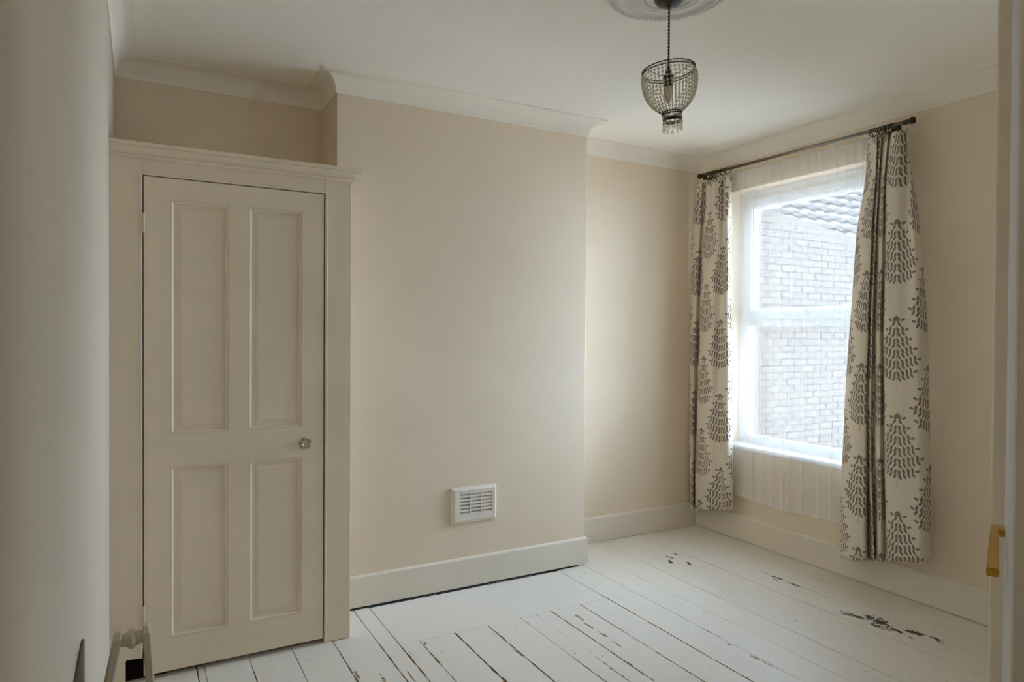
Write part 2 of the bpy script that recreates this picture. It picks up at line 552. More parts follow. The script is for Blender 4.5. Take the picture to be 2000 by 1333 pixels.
def miter_sweep(bm, path, prof, closed=False):
    """sweep profile (inward offset, z) along plan path; interior lies to the right of travel"""
    P = [Vector((p[0], p[1])) for p in path]
    N = len(P)
    def nrm(a, b):
        d = (b - a).normalized()
        return Vector((d.y, -d.x))
    rings = []
    for i in range(N):
        n0 = nrm(P[i - 1], P[i]) if (closed or i > 0) else None
        n1 = nrm(P[i], P[(i + 1) % N]) if (closed or i < N - 1) else None
        if n0 is None: n0 = n1
        if n1 is None: n1 = n0
        mv = (n0 + n1)
        mv = mv / max(1e-6, (1 + n0.dot(n1)))
        rings.append([bm.verts.new((P[i].x + mv.x * o, P[i].y + mv.y * o, z)) for o, z in prof])
    pairs = list(zip(rings[:-1], rings[1:]))
    if closed:
        pairs.append((rings[-1], rings[0]))
    for A, B in pairs:
        for k in range(len(prof) - 1):
            bm.faces.new((A[k], A[k + 1], B[k + 1], B[k]))
    if not closed:
        bm.faces.new(rings[0]); bm.faces.new(list(reversed(rings[-1])))
    bmesh.ops.recalc_face_normals(bm, faces=bm.faces)

def children_of(o):
    return [c for c in bpy.data.objects if c.parent == o]

# ------------------------------------------------------------------ room numbers (metres)
XL, XW = -0.103, 3.5855          # left wall, window wall
YC = 3.3316                      # chimney breast front
XC1, XC2 = 0.8503, 2.349         # chimney breast sides
YA1, YA2 = 3.6414, 3.6688        # alcove back walls (left, right)
ZC = 2.6658                      # ceiling
YB, XB = 0.85, 1.77              # return wall by the door
YD = 0.25                        # doorway wall face
YH = -1.2                        # landing rear wall
YF = 3.0357                      # cupboard front

# ------------------------------------------------------------------ walls
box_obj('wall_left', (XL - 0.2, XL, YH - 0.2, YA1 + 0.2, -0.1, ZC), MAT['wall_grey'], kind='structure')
box_obj('wall_alcove_left', (XL, XC1, YA1, YA1 + 0.2, -0.1, ZC), MAT['wall'], kind='structure')
def wall_chimney():
    bm = bmesh.new()
    add_box(bm, XC1, XC2, YC, YA2 + 0.2, 0.035, ZC, 0.003, 2)
    mesh_obj('wall_chimney', bm, MAT['wall'], kind='structure')
wall_chimney()
box_obj('wall_alcove_right', (XC2, XW + 0.25, YA2, YA2 + 0.2, -0.1, ZC), MAT['wall'], kind='structure')
# window wall with its opening
OY0, OY1, OZ0, OZ1 = 2.215, 3.371, 0.61, 2.381
def wall_window():
    bm = bmesh.new()
    x0, x1 = XW, XW + 0.26
    add_box(bm, x0, x1, YD - 0.12, 0.76, -0.1, ZC)
    add_box(bm, x0, x1, 1.10, OY0, -0.1, ZC)
    add_box(bm, x0, x1, 0.76, 1.10, -0.1, 1.2)
    add_box(bm, x0, x1, 0.76, 1.10, 2.1, ZC)
    add_box(bm, x0, x1, OY1, YA2, -0.1, ZC)
    add_box(bm, x0, x1, OY0, OY1, -0.1, OZ0)
    add_box(bm, x0, x1, OY0, OY1, OZ1, ZC)
    mesh_obj('wall_window', bm, MAT['wall'], kind='structure')
wall_window()
def boxed_upright():
    bm = bmesh.new()
    add_box(bm, XB, XB + 0.09, 0.74, YB, 0.0, ZC, 0.012, 4)
    mesh_obj('trim_3', bm, MAT['cream'], kind='structure')
boxed_upright()
# doorway wall: right of the opening and the head over it
def wall_doorway():
    bm = bmesh.new()
    add_box(bm, 0.63, XW, YD - 0.12, YD, -0.1, ZC)
    add_box(bm, XL, 0.63, YD - 0.12, YD, 2.06, ZC)
    mesh_obj('wall_doorway', bm, MAT['hall'], kind='structure')
wall_doorway()
box_obj('wall_rear', (XL, XB + 0.2, YH - 0.2, YH, -0.1, ZC), MAT['hall'], kind='structure')
box_obj('wall_landing', (XB, XB + 0.2, YH, YD - 0.12, -0.1, ZC), MAT['hall'], kind='structure')
box_obj('ceiling', (XL - 0.2, XW + 0.26, YH - 0.2, YA2 + 0.2, ZC, ZC + 0.2), MAT['ceiling'], kind='structure')

# coving, one mitred run round the room
def coving():
    prof = [(0.0, 2.574), (0.005, 2.574), (0.0065, 2.578), (0.0065, 2.586)]
    cx, cz, r = 0.081, 2.586, 0.0745
    for i in range(1, 13):
        a = math.pi - i / 12 * math.pi / 2
        prof.append((cx + r * math.cos(a), cz + r * math.sin(a)))
    prof += [(0.0835, 2.6605), (0.0855, 2.6600), (0.0865, 2.6620), (0.0865, ZC)]
    path = [(XL, YD), (XL, YA1), (XC1, YA1), (XC1, YC), (XC2, YC), (XC2, YA2), (XW, YA2), (XW, YD)]
    bm = bmesh.new()
    miter_sweep(bm, path, prof, closed=True)
    o = mesh_obj('trim_1', bm, MAT['cove'], kind='structure')
    o.data.polygons.foreach_set('use_smooth', [True] * len(o.data.polygons))
    o.data.set_sharp_from_angle(angle=math.radians(28))
coving()

# skirting boards
def skirting(name, path, z0=0.0, h=0.169, t=0.016):
    bm = bmesh.new()
    prof = [(0.0, z0), (t, z0), (t, h - 0.010), (t - 0.002, h - 0.006), (t - 0.009, h - 0.001), (0.0, h)]
    miter_sweep(bm, path, prof)
    return mesh_obj(name, bm, MAT['trim'], kind='structure')
skirting('baseboard_chimney', [(XC1 - 0.002, YC), (XC2, YC), (XC2, YA2 - 0.017)], 0.014, 0.171)
skirting('baseboard_alcove', [(XC2 + 0.017, YA2), (XW - 0.0165, YA2)], 0.002)
skirting('baseboard_window', [(XW, YA2), (XW, YD)], 0.002, 0.166)

# mortar crumbs caught in the gap under the chimney skirting
def crumbs():
    bm = bmesh.new()
    rnd = random.Random(3)
    for _ in range(80):
        c = rnd.choice([0.3, 0.55, 0.58, 0.62, 0.68, 0.75])
        x = 1.0 + 1.3 * min(1, max(0, rnd.gauss(c, 0.06)))
        if x > XC2 - 0.02 or x < 1.08: continue
        y = YC - 0.0135 - abs(rnd.gauss(0, 0.003))
        s = rnd.uniform(0.0012, 0.0042)
        m = Matrix.Translation((x, y, 0.001 + s * 0.5)) @ Matrix.Rotation(rnd.uniform(0, 3), 4, 'Z') @ Matrix.Diagonal((s * 1.8, s, s * 0.8, 1))
        bmesh.ops.create_icosphere(bm, subdivisions=1, radius=1, matrix=m)
    o = mesh_obj('mortar_crumbs', bm, MAT['debris'], kind='stuff')
    o['label'] = 'pale mortar crumbs along the gap under the chimney breast skirting'
    o['category'] = 'debris'
crumbs()

# ------------------------------------------------------------------ floor of boards
SEAMS = [XL, 0.035, 0.207, 0.2365, 0.41, 0.5875, 0.763, 0.939, 1.018, 1.11, 1.284, 1.455, 1.636, 1.724, 1.812,
         1.988, 2.160, 2.342, 2.510, 2.693, 2.865, 3.038, 3.214, 3.397, XW]
GAPS = {0.207: 0.0047, 0.763: 0.0037, 0.939: 0.0035, 1.018: 0.0023, 1.11: 0.0031, 1.284: 0.0051, 1.455: 0.0035, 1.636: 0.0027,
        1.812: 0.0037, 0.41: 0.0033, 0.5875: 0.0023, 2.342: 0.0017, 3.214: 0.0020, 1.724: 0.0006, 0.2365: 0.0011, 2.865: 0.0008, 2.51: 0.0012}
def floor():
    base = box_obj('floor', (XL - 0.2, XW + 0.26, YH - 0.2, YA2 + 0.2, -0.12, -0.022), MAT['subfloor'], kind='structure')
    rnd = random.Random(11)
    def board(x0, x1, y0, y1, dz, yw=None):
        bm = bmesh.new()
        uvl = bm.loops.layers.uv.new('board')
        n = max(2, int((y1 - y0) / 0.14))
        w = x1 - x0
        wav = [rnd.uniform(-1, 1) * 0.0008 for _ in range(n + 1)]
        wav2 = [rnd.uniform(-1, 1) * 0.0008 for _ in range(n + 1)]
        b = 0.0011
        rows = []
        for i in range(n + 1):
            y = y0 + (y1 - y0) * i / n
            a, c = x0 + wav[i], x1 + wav2[i]
            prof = [(a, -0.02), (a, dz - b), (a + b * 0.8, dz), (c - b * 0.8, dz), (c, dz - b), (c, -0.02)]
            rows.append([bm.verts.new((px, y, pz)) for px, pz in prof])
            if i == 0:
                mid = x0 + w / 2
        for A, B in zip(rows[:-1], rows[1:]):
            for k in range(5):
                if k == 2:
                    # top face is split lengthwise so the edge distance can be read from its UVs
                    ma = bm.verts.new((A[2].co + A[3].co) / 2) if not hasattr(A, 'mid') else None
                    continue
                bm.faces.new((A[k], A[k + 1], B[k + 1], B[k]))
        bm.verts.ensure_lookup_table()
        # rebuild the top with mid vertices shared between rows
        for v in [v for v in bm.verts if not v.link_faces]:
            bm.verts.remove(v)
        mids = [bm.verts.new((r[2].co + r[3].co) / 2) for r in rows]
        for i, (A, B) in enumerate(zip(rows[:-1], rows[1:])):
            bm.faces.new((A[2], mids[i], mids[i + 1], B[2]))
            bm.faces.new((mids[i], A[3], B[3], mids[i + 1]))
        bm.faces.new(rows[0]); bm.faces.new(list(reversed(rows[-1])))
        bmesh.ops.recalc_face_normals(bm, faces=bm.faces)
        ms = set(mids)
        for f in bm.faces:
            top = all(abs(v.co.z - dz) < 1e-6 for v in f.verts)
            for l in f.loops:
                u = (w / 2 if l.vert in ms else 0.0) if top else 0.0
                l[uvl].uv = (u, l.vert.co.y)
        mesh_obj('floorboard', bm, MAT['floor'], base)
    hx0, hx1, hy0, hy1 = 1.0205, 2.1605, 2.856, 3.318
    for x0, x1 in zip(SEAMS[:-1], SEAMS[1:]):
        g0 = GAPS.get(x0, 0.0028) / 2
        g1 = GAPS.get(x1, 0.0028) / 2
        xm = (x0 + x1) / 2
        y0 = YH if xm < XB else YD - 0.05
        if xm < XC1: y1 = YA1 - 0.02
        elif xm < hx0 or hx1 < xm < XC2: y1 = YC - 0.005
        elif xm < hx1: y1 = hy0 - 0.002
        else: y1 = YA2 - 0.012
        board(x0 + g0, x1 - g1, y0, y1, rnd.uniform(-0.0008, 0.0008))
    # flush hearth panel let into the boards
    bm = bmesh.new()
    uvl = bm.loops.layers.uv.new('board')
    add_box(bm, hx0, hx1 - 0.0015, hy0, hy1, -0.02, -0.0006, 0.001)
    for f in bm.faces:
        for l in f.loops:
            l[uvl].uv = (0.2, 0.2)
    mesh_obj('hearth_panel', bm, MAT['floor'], base)
floor()

# ------------------------------------------------------------------ window
def frame_rect(bm, x0, x1, y0, y1, z0, z1, w, bev=0.004):
    """rectangular picture-frame in the YZ plane, w = (left(y1), right(y0), bottom, top)"""
    wl, wr, wb, wt = w
    add_box(bm, x0, x1, y1 - wl, y1, z0, z1, bev, 2)
    add_box(bm, x0, x1, y0, y0 + wr, z0, z1, bev, 2)
    add_box(bm, x0, x1, y0 + wr, y1 - wl, z0, z0 + wb, bev, 2)
    add_box(bm, x0, x1, y0 + wr, y1 - wl, z1 - wt, z1, bev, 2)
def window():
    w = structure('window_1', (XW + 0.1, (OY0 + OY1) / 2, OZ0))
    inv = Matrix.Translation(-Vector(w.location))
    def part(name, bm, mat, parent=w):
        bm.transform(inv)
        return mesh_obj(name, bm, mat, parent)
    xf = XW + 0.10
    bm = bmesh.new()
    frame_rect(bm, xf, xf + 0.065, OY0, OY1, 0.645, OZ1, (0.056, 0.056, 0.05, 0.06), 0.006)
    part('outer_frame', bm, MAT['upvc'])
    bm = bmesh.new()
    add_box(bm, xf + 0.002, xf + 0.062, OY0 + 0.05, OY1 - 0.05, 1.462, 1.512, 0.005, 2)
    part('transom', bm, MAT['upvc'])
    bm = bmesh.new()
    frame_rect(bm, xf - 0.016, xf + 0.045, OY0 + 0.05, OY1 - 0.05, 1.502, 2.327, (0.068, 0.068, 0.066, 0.070), 0.007)
    frame_rect(bm, xf - 0.004, xf + 0.03, OY0 + 0.116, OY1 - 0.116, 1.565, 2.260, (0.010, 0.010, 0.010, 0.010), 0.003)
    sash = part('sash', bm, MAT['upvc'])
    bm = bmesh.new()
    add_box(bm, xf + 0.026, xf + 0.043, OY0 + 0.122, OY1 - 0.122, 1.572, 2.254)
    part('pane', bm, MAT['glass'], sash)
    bm = bmesh.new()
    frame_rect(bm, xf + 0.006, xf + 0.05, OY0 + 0.054, OY1 - 0.054, 0.692, 1.466, (0.012, 0.012, 0.012, 0.012), 0.003)
    bead = part('glazing_bead', bm, MAT['upvc'])
    bm = bmesh.new()
    add_box(bm, xf + 0.040, xf + 0.062, OY0 + 0.062, OY1 - 0.062, 0.700, 1.458)
    part('pane', bm, MAT['glass'], bead)
    # espagnolette handle on the sash bottom rail
    bm = bmesh.new()
    add_box(bm, xf - 0.026, xf - 0.016, 2.80, 2.845, 1.528, 1.560, 0.004, 2)
    add_box(bm, xf - 0.050, xf - 0.026, 2.815, 2.832, 1.537, 1.552, 0.003, 2)
    add_box(bm, xf - 0.058, xf - 0.044, 2.812, 2.945, 1.534, 1.553, 0.005, 2)
    part('handle', bm, MAT['upvc'], sash)
    # sill board
    bm = bmesh.new()
    add_box(bm, XW - 0.014, xf + 0.01, OY0 - 0.03, OY1 + 0.0, OZ0 + 0.001, 0.646, 0.010, 3)
    part('window_board', bm, MAT['upvc'])
window()
# side window added out of view on the right to bring in more light
def add_fill_window():
    w = structure('fill_window', (XW + 0.13, 0.93, 1.2))
    bm = bmesh.new()
    frame_rect(bm, 0.0, 0.06, -0.169, 0.169, 0.0, 0.899, (0.05, 0.05, 0.05, 0.05), 0.006)
    mesh_obj('outer_frame', bm, MAT['upvc'], w)
    bm = bmesh.new()
    add_box(bm, 0.018, 0.042, -0.125, 0.125, 0.045, 0.855)
    mesh_obj('pane', bm, MAT['glass'], w)
    bm = bmesh.new()
    add_box(bm, -0.16, -0.001, -0.20, 0.20, -0.035, 0.0, 0.010, 3)
    mesh_obj('window_board', bm, MAT['upvc'], w)
add_fill_window()

# sampling portals in the window and the added side opening (they emit nothing, they only guide the sky light in)
def portal(name, loc, direction, sx, sy):
    d = bpy.data.lights.new(name, 'AREA')
    d.shape = 'RECTANGLE'; d.size = sx; d.size_y = sy
    try:
        d.cycles.is_portal = True
    except Exception:
        return
    o = bpy.data.objects.new(name, d)
    COL.objects.link(o)
    o.location = loc
    o.rotation_mode = 'QUATERNION'
    o.rotation_quaternion = Vector(direction).to_track_quat('-Z', 'Y')
portal('window_portal', (XW + 0.255, (OY0 + OY1) / 2, (OZ0 + OZ1) / 2), (-1, 0, 0), OY1 - OY0, OZ1 - OZ0)
portal('side_portal', (XW + 0.255, 0.93, 1.65), (-1, 0, 0), 0.34, 0.9)

# ------------------------------------------------------------------ built-in cupboard
def panelled_leaf(bm, x0, x1, z0, z1, y_face, thick, openings):
    """board with rectangular holes through its face plane (front towards -y)"""
    xs = sorted({x0, x1, *[v for o in openings for v in (o[0], o[1])]})
    zs = sorted({z0, z1, *[v for o in openings for v in (o[2], o[3])]})
    def hole(xa, xb, za, zb):
        for o in openings:
            if xa >= o[0] - 1e-6 and xb <= o[1] + 1e-6 and za >= o[2] - 1e-6 and zb <= o[3] + 1e-6:
                return True
        return False
    for i in range(len(xs) - 1):
        for j in range(len(zs) - 1):
            if hole(xs[i], xs[i + 1], zs[j], zs[j + 1]):
                continue
            v = [bm.verts.new((x, y_face, z)) for x, z in ((xs[i], zs[j]), (xs[i + 1], zs[j]), (xs[i + 1], zs[j + 1]), (xs[i], zs[j + 1]))]
            bm.faces.new(v)
    bmesh.ops.remove_doubles(bm, verts=bm.verts, dist=1e-6)
    ext = bmesh.ops.extrude_face_region(bm, geom=list(bm.faces))
    bmesh.ops.translate(bm, verts=[e for e in ext['geom'] if isinstance(e, bmesh.types.BMVert)], vec=(0, thick, 0))
    bmesh.ops.recalc_face_normals(bm, faces=bm.faces)

def cupboard():
    base = Vector((0.37, YF, 0.0))
    c = thing('cupboard', 'tall cream built-in alcove cupboard with a four-panel door and moulded top', 'cupboard', base)
    inv = Matrix.Translation(-base)
    def part(name, bm, mat, parent=c, smooth=False):
        bm.transform(inv)
        return mesh_obj(name, bm, mat, parent, smooth)
    xr = 0.842
    # face frame: left stile with a notch at its foot, right stile, head rail
    bm = bmesh.new()
    x0, x1 = XL + 0.0002, 0.0095
    nx, nz = -0.049, 0.1005
    pts = [(x0, 0.0015), (nx, 0.0015), (nx, nz - 0.006), (nx + 0.004, nz), (x1, nz - 0.004), (x1, 2.08), (x0, 2.08)]
    f = bm.faces.new([bm.verts.new((x, YF, z)) for x, z in pts])
    r = bmesh.ops.extrude_face_region(bm, geom=[f])
    bmesh.ops.translate(bm, verts=[e for e in r['geom'] if isinstance(e, bmesh.types.BMVert)], vec=(0, 0.03, 0))
    bmesh.ops.recalc_face_normals(bm, faces=bm.faces)
    part('stile', bm, MAT['cream'])
    bm = bmesh.new()
    add_box(bm, 0.7245, xr, YF, YF + 0.03, 0.0015, 2.08, 0.0022, 2)
    part('stile', bm, MAT['cream'])
    bm = bmesh.new()
    add_box(bm, 0.0100, 0.7235, YF, YF + 0.03, 2.0185, 2.08, 0.0008)
    part('head_rail', bm, MAT['cream'])
    # quirked bead round the door opening
    bm = bmesh.new()
    def bead(x, z0, z1):
        add_box(bm, x, x + 0.0085, YF - 0.0035, YF + 0.028, z0, z1, 0.0028, 3)
    bead(0.0012, 0.104, 2.020)
    bead(0.7262, 0.0015, 2.020)
    add_box(bm, 0.0012, 0.7347, YF - 0.0035, YF + 0.028, 2.0145, 2.0230, 0.0028, 3)
    part('opening_bead', bm, MAT['cream'])
    # top and moulded cornice, returned along the open side
    bm = bmesh.new()
    prof = [(0.0, 2.077), (0.010, 2.077), (0.0145, 2.0785), (0.0165, 2.0825), (0.0160, 2.0870), (0.0125, 2.0900), (0.0125, 2.0925)]
    for i in range(1, 8):
        a = i / 7 * math.pi / 2
        prof.append((0.0125 + 0.0175 * (1 - math.cos(a)), 2.0925 + 0.0175 * math.sin(a)))
    prof += [(0.0315, 2.1105), (0.0345, 2.1125), (0.0350, 2.1160), (0.0335, 2.1185), (0.0365, 2.1200), (0.0365, 2.1335), (0.0345, 2.1350), (0.0, 2.1350)]
    miter_sweep(bm, [(XL + 0.0005, YF), (xr, YF), (xr, YC - 0.001)], prof)
    part('cornice', bm, MAT['cream'])
    bm = bmesh.new()
    add_box(bm, XL + 0.001, xr - 0.002, YF + 0.001, YC - 0.001, 2.105, 2.1345)
    add_box(bm, XL + 0.001, xr - 0.002, YC - 0.001, YA1 - 0.001, 2.105, 2.1345)
    part('top_board', bm, MAT['cream'])
    bm = bmesh.new()
    add_box(bm, xr - 0.02, xr - 0.001, YF + 0.0305, YC - 0.001, 0.0015, 2.105)
    part('side_panel', bm, MAT['cream'])
    # dark boarding seen through the notch
    bm = bmesh.new()
    for k in range(6):
        add_box(bm, XL + 0.002, 0.10, YF + 0.033 + 0.002 * (k % 2), YF + 0.045, 0.002 + k * 0.019, 0.002 + k * 0.019 + 0.0165, 0.002)
    part('back_boards', bm, MAT['void'])
    # door leaf
    ops = [(0.1085, 0.3255, 0.9808, 1.9230), (0.4055, 0.6228, 0.9808, 1.9230), (0.1085, 0.3235, 0.1560, 0.8490), (0.4078, 0.6228, 0.1560, 0.8470)]
    bm = bmesh.new()
    panelled_leaf(bm, 0.0135, 0.7190, 0.0220, 2.0108, YF + 0.001, 0.032, ops)
    es = [e for e in bm.edges if abs(e.verts[0].co.y - YF - 0.001) < 1e-5 and abs(e.verts[1].co.y - YF - 0.001) < 1e-5 and e.calc_face_angle(0) > 1.0]
    bmesh.ops.bevel(bm, geom=es, offset=0.0018, segments=2, affect='EDGES')
    door = part('door', bm, MAT['cream'])
    for (xa, xb, za, zb) in ops:
        # ovolo moulding round each opening, then the raised field
        bm = bmesh.new()
        def ring(i, y):
            return [bm.verts.new((x, YF + y, z)) for x, z in ((xa + i, za + i), (xb - i, za + i), (xb - i, zb - i), (xa + i, zb - i))]
        steps = [(0.0, 0.0035), (0.003, 0.002), (0.006, 0.0030), (0.009, 0.0060), (0.0115, 0.0105), (0.013, 0.0130)]
        rs = [ring(i, y) for i, y in steps]
        for A, B in zip(rs[:-1], rs[1:]):
            for k in range(4):
                j = (k + 1) % 4
                bm.faces.new((A[k], A[j], B[j], B[k]))
        bmesh.ops.recalc_face_normals(bm, faces=bm.faces)
        part('panel_moulding', bm, MAT['cream'], door)
        bm = bmesh.new()
        steps = [(0.011, 0.0132), (0.026, 0.0135), (0.0285, 0.0120), (0.040, 0.0100)]
        rs = [ring(i, y) for i, y in steps]
        for A, B in zip(rs[:-1], rs[1:]):
            for k in range(4):
                j = (k + 1) % 4
                bm.faces.new((A[k], A[j], B[j], B[k]))
        bm.faces.new(rs[-1])
        add_box(bm, xa + 0.002, xb - 0.002, YF + 0.016, YF + 0.026, za + 0.002, zb - 0.002)
        bmesh.ops.recalc_face_normals(bm, faces=bm.faces)
        part('panel', bm, MAT['cream'], door)
    # rail and stile joint line at the top left of the leaf
    bm = bmesh.new()
    add_box(bm, 0.1083, 0.1091, YF + 0.0004, YF + 0.0022, 1.926, 2.0095)
    part('joint_line', bm, MAT['cream'], door)
    # hinges
    for zb in (1.785, 0.228):
        bm = bmesh.new()
        for k in range(5):
            lathe(bm, [(0.0, 0), (0.0046, 0.0003), (0.0052, 0.0012), (0.0052, 0.0142), (0.0046, 0.0152), (0.0, 0.0155)], 12,
                  (0.0128, YF - 0.005, zb + k * 0.0157))
        add_box(bm, 0.0125, 0.0185, YF - 0.002, YF + 0.002, zb, zb + 0.0785, 0.0006)
        h = part('hinge', bm, MAT['hinge'], door, True)
        h['label'] = 'small painted butt hinge with five knuckles'
    # rose-shaped knob
    bm = bmesh.new()
    ky = YF - 0.030
    K = Vector((0.6324, 0, 0.9097))
    lathe(bm, [(0.012, YF + 0.001), (0.0125, YF - 0.002), (0.007, YF - 0.005), (0.0055, YF - 0.014), (0.009, YF - 0.020), (0.004, YF - 0.024)], 16, (K.x, 0, K.z), 'Y')
    for layer, (rad, n, tilt, sz, off) in enumerate(((0.0125, 5, 25, 0.0105, 0.4), (0.0085, 5, 50, 0.0085, 0.0), (0.0048, 4, 68, 0.0062, 0.3), (0.0018, 3, 80, 0.0042, 0.7))):
        for k in range(n):
            a = 2 * math.pi * k / n + off
            nu, nv = 6, 5
            grid = []
            for i in range(nu + 1):
                row = []
                for j in range(nv + 1):
                    u = i / nu * 2 - 1
                    v = j / nv
                    t = math.radians(tilt)
                    width = sz * 1.25 * math.sin(math.pi * (0.18 + 0.72 * v)) 
                    ang = a + u * width / max(rad, 0.004) * 0.9
                    rr = rad * 0.45 + v * sz * math.cos(t) * 1.25 + 0.0018 * v * v
                    hh = v * sz * math.sin(t) * 1.15 - 0.0012 * (v ** 4) * 2 - 0.001 * u * u
                    rr += 0.0014 * (v ** 4)
                    row.append(bm.verts.new((K.x + rr * math.cos(ang), ky + 0.008 - hh, K.z + rr * math.sin(ang))))
                grid.append(row)
            for i in range(nu):
                for j in range(nv):
                    bm.faces.new((grid[i][j], grid[i + 1][j], grid[i + 1][j + 1], grid[i][j + 1]))
    for v in bm.verts:
        v.co = Vector((K.x + (v.co.x - K.x) * 1.35, YF + (v.co.y - YF) * 1.2, K.z + (v.co.z - K.z) * 1.35))
    kn = part('knob', bm, MAT['champagne'], door, True)
    kn['label'] = 'champagne metal knob shaped like an open rose'
cupboard()

# ------------------------------------------------------------------ air vent
def vent():
    x0, x1, z0, z1 = 1.469, 1.741, 0.362, 0.557
    base = Vector(((x0 + x1) / 2, YC, z0))
    v = thing('air_vent', 'white louvred air vent plate low on the chimney breast', 'vent', base)
    inv = Matrix.Translation(-base)
    ix0, ix1, iz0, iz1 = 1.5145, 1.7115, 0.4045, 0.5195
    bm = bmesh.new()
    def ring(a, y):
        xa, xb, za, zb = a
        return [bm.verts.new((x, y, z)) for x, z in ((xa, za), (xb, za), (xb, zb), (xa, zb))]
    def lerp(k):
        return (x0 + (ix0 - x0) * k, x1 + (ix1 - x1) * k, z0 + (iz0 - z0) * k, z1 + (iz1 - z1) * k)
    rs = [ring(lerp(0), YC - 0.0005), ring(lerp(0.0), YC - 0.010), ring(lerp(0.05), YC - 0.014), ring(lerp(0.42), YC - 0.022), ring(lerp(0.50), YC - 0.0215), ring(lerp(0.97), YC - 0.020), ring(lerp(1.0), YC - 0.019), ring(lerp(1.0), YC - 0.001)]
    for A, B in zip(rs[:-1], rs[1:]):
        for k in range(4):
            j = (k + 1) % 4
            bm.faces.new((A[k], A[j], B[j], B[k]))
    bmesh.ops.recalc_face_normals(bm, faces=bm.faces)
    bm.transform(inv)
    mesh_obj('frame', bm, MAT['vent'], v)
    bm = bmesh.new()
    add_box(bm, ix0 + 0.001, ix1 - 0.001, YC - 0.004, YC - 0.0008, iz0 + 0.001, iz1 - 0.001)
    bm.transform(inv)
    mesh_obj('back_plate', bm, MAT['void'], v)
    n = 6
    p = (iz1 - iz0) / n
    proto = None
    for k in range(n):
        if proto is None:
            bm = bmesh.new()
            # sloping louvre: high at the back, low at the front
            a = [(-0.0175, 0.0015), (-0.0165, 0.0005), (-0.004, p * 0.50), (-0.004, p * 0.50 + 0.002), (-0.0175, p * 0.62)]
            q = [(-0.0178, p * 0.02), (-0.0178, p * 0.58), (-0.0160, p * 0.62), (-0.0045, p * 0.98), (-0.0045, p * 0.86), (-0.0150, p * 0.02)]
            L = bm.faces.new([bm.verts.new((ix0 - base.x + 0.0006, y, z)) for y, z in q])
            r = bmesh.ops.extrude_face_region(bm, geom=[L])
            bmesh.ops.translate(bm, verts=[e for e in r['geom'] if isinstance(e, bmesh.types.BMVert)], vec=(ix1 - ix0 - 0.0012, 0, 0))
            bmesh.ops.recalc_face_normals(bm, faces=bm.faces)
            proto = mesh_obj('slat', bm, MAT['vent'], v)
            o = proto
        else:
            o = proto.copy(); COL.objects.link(o); o.parent = v
        o.location = (0, 0, iz0 - base.z + k * p)
    for f in (1 / 3, 2 / 3):
        bm = bmesh.new()
        xm = ix0 + (ix1 - ix0) * f
        add_box(bm, xm - 0.0024, xm + 0.0024, YC - 0.0195, YC - 0.003, iz0, iz1, 0.0008)
        bm.transform(inv)
        mesh_obj('divider', bm, MAT['vent'], v)
vent()

# ------------------------------------------------------------------ curtains
CURTAIN_R = [
  ( 2.470 , [2.312, 2.252, 2.234, 2.285, 2.217, 2.237, 2.177, 2.191, 2.143, 2.109, 2.096, 2.069, 2.096] , 2.487),
  ( 2.245 , [2.327, 2.263, 2.24, 2.289, 2.226, 2.25, 2.191, 2.209, 2.159, 2.114, 2.083, 2.058, 2.069] , 0),
  ( 2.023 , [2.366, 2.289, 2.254, 2.304, 2.237, 2.266, 2.199, 2.208, 2.159, 2.111, 2.074, 2.034, 2.034] , 0),
  ( 1.801 , [2.388, 2.301, 2.257, 2.306, 2.24, 2.268, 2.199, 2.208, 2.156, 2.102, 2.061, 2.008, 2.01] , 0),
  ( 1.433 , [2.417, 2.323, 2.266, 2.316, 2.249, 2.272, 2.2, 2.207, 2.154, 2.09, 2.045, 1.985, 1.985] , 0),
  ( 1.002 , [2.442, 2.338, 2.269, 2.319, 2.249, 2.272, 2.194, 2.199, 2.145, 2.078, 2.029, 1.967, 1.969] , 0),
  ( 0.592 , [2.455, 2.345, 2.267, 2.304, 2.24, 2.265, 2.185, 2.188, 2.134, 2.07, 2.021, 1.956, 1.956] , 0),
  ( 0.196 , [2.456, 2.342, 2.264, 2.29, 2.218, 2.248, 2.177, 2.177, 2.123, 2.06, 2.011, 1.951, 1.954] , 0),
]
DEPTH_R_TOP = [3.505, 3.475, 3.470, 3.520, 3.475, 3.512, 3.470, 3.500, 3.468, 3.468, 3.505, 3.468, 3.505]
DEPTH_R_BOT = [3.522, 3.460, 3.455, 3.528, 3.465, 3.522, 3.455, 3.500, 3.440, 3.425, 3.430, 3.435, 3.520]
HEM_R = [0.118, 0.148, 0.172, 0.160, 0.180, 0.172, 0.190, 0.196, 0.214, 0.234, 0.246, 0.258, 0.262]
CURTAIN_L = [
  ( 2.475 , [3.605, 3.524, 3.544, 3.45, 3.377, 3.356, 3.29, 3.285] , 0),
  ( 2.158 , [3.640, 3.549, 3.56, 3.47, 3.378, 3.342, 3.286, 3.287] , 0),
  ( 1.803 , [3.650, 3.569, 3.583, 3.485, 3.383, 3.342, 3.277, 3.278] , 0),
  ( 1.409 , [3.652, 3.584, 3.603, 3.504, 3.387, 3.346, 3.267, 3.269] , 0),
  ( 0.872 , [3.652, 3.597, 3.622, 3.526, 3.394, 3.337, 3.256, 3.255] , 0),
  ( 0.171 , [3.645, 3.587, 3.622, 3.537, 3.394, 3.321, 3.247, 3.248] , 0),
]
DEPTH_L_TOP = [3.495, 3.475, 3.510, 3.470, 3.470, 3.505, 3.470, 3.500]
DEPTH_L_BOT = [3.500, 3.475, 3.530, 3.465, 3.435, 3.472, 3.450, 3.510]
HEM_L = [0.125, 0.138, 0.140, 0.148, 0.185, 0.200, 0.214, 0.214]

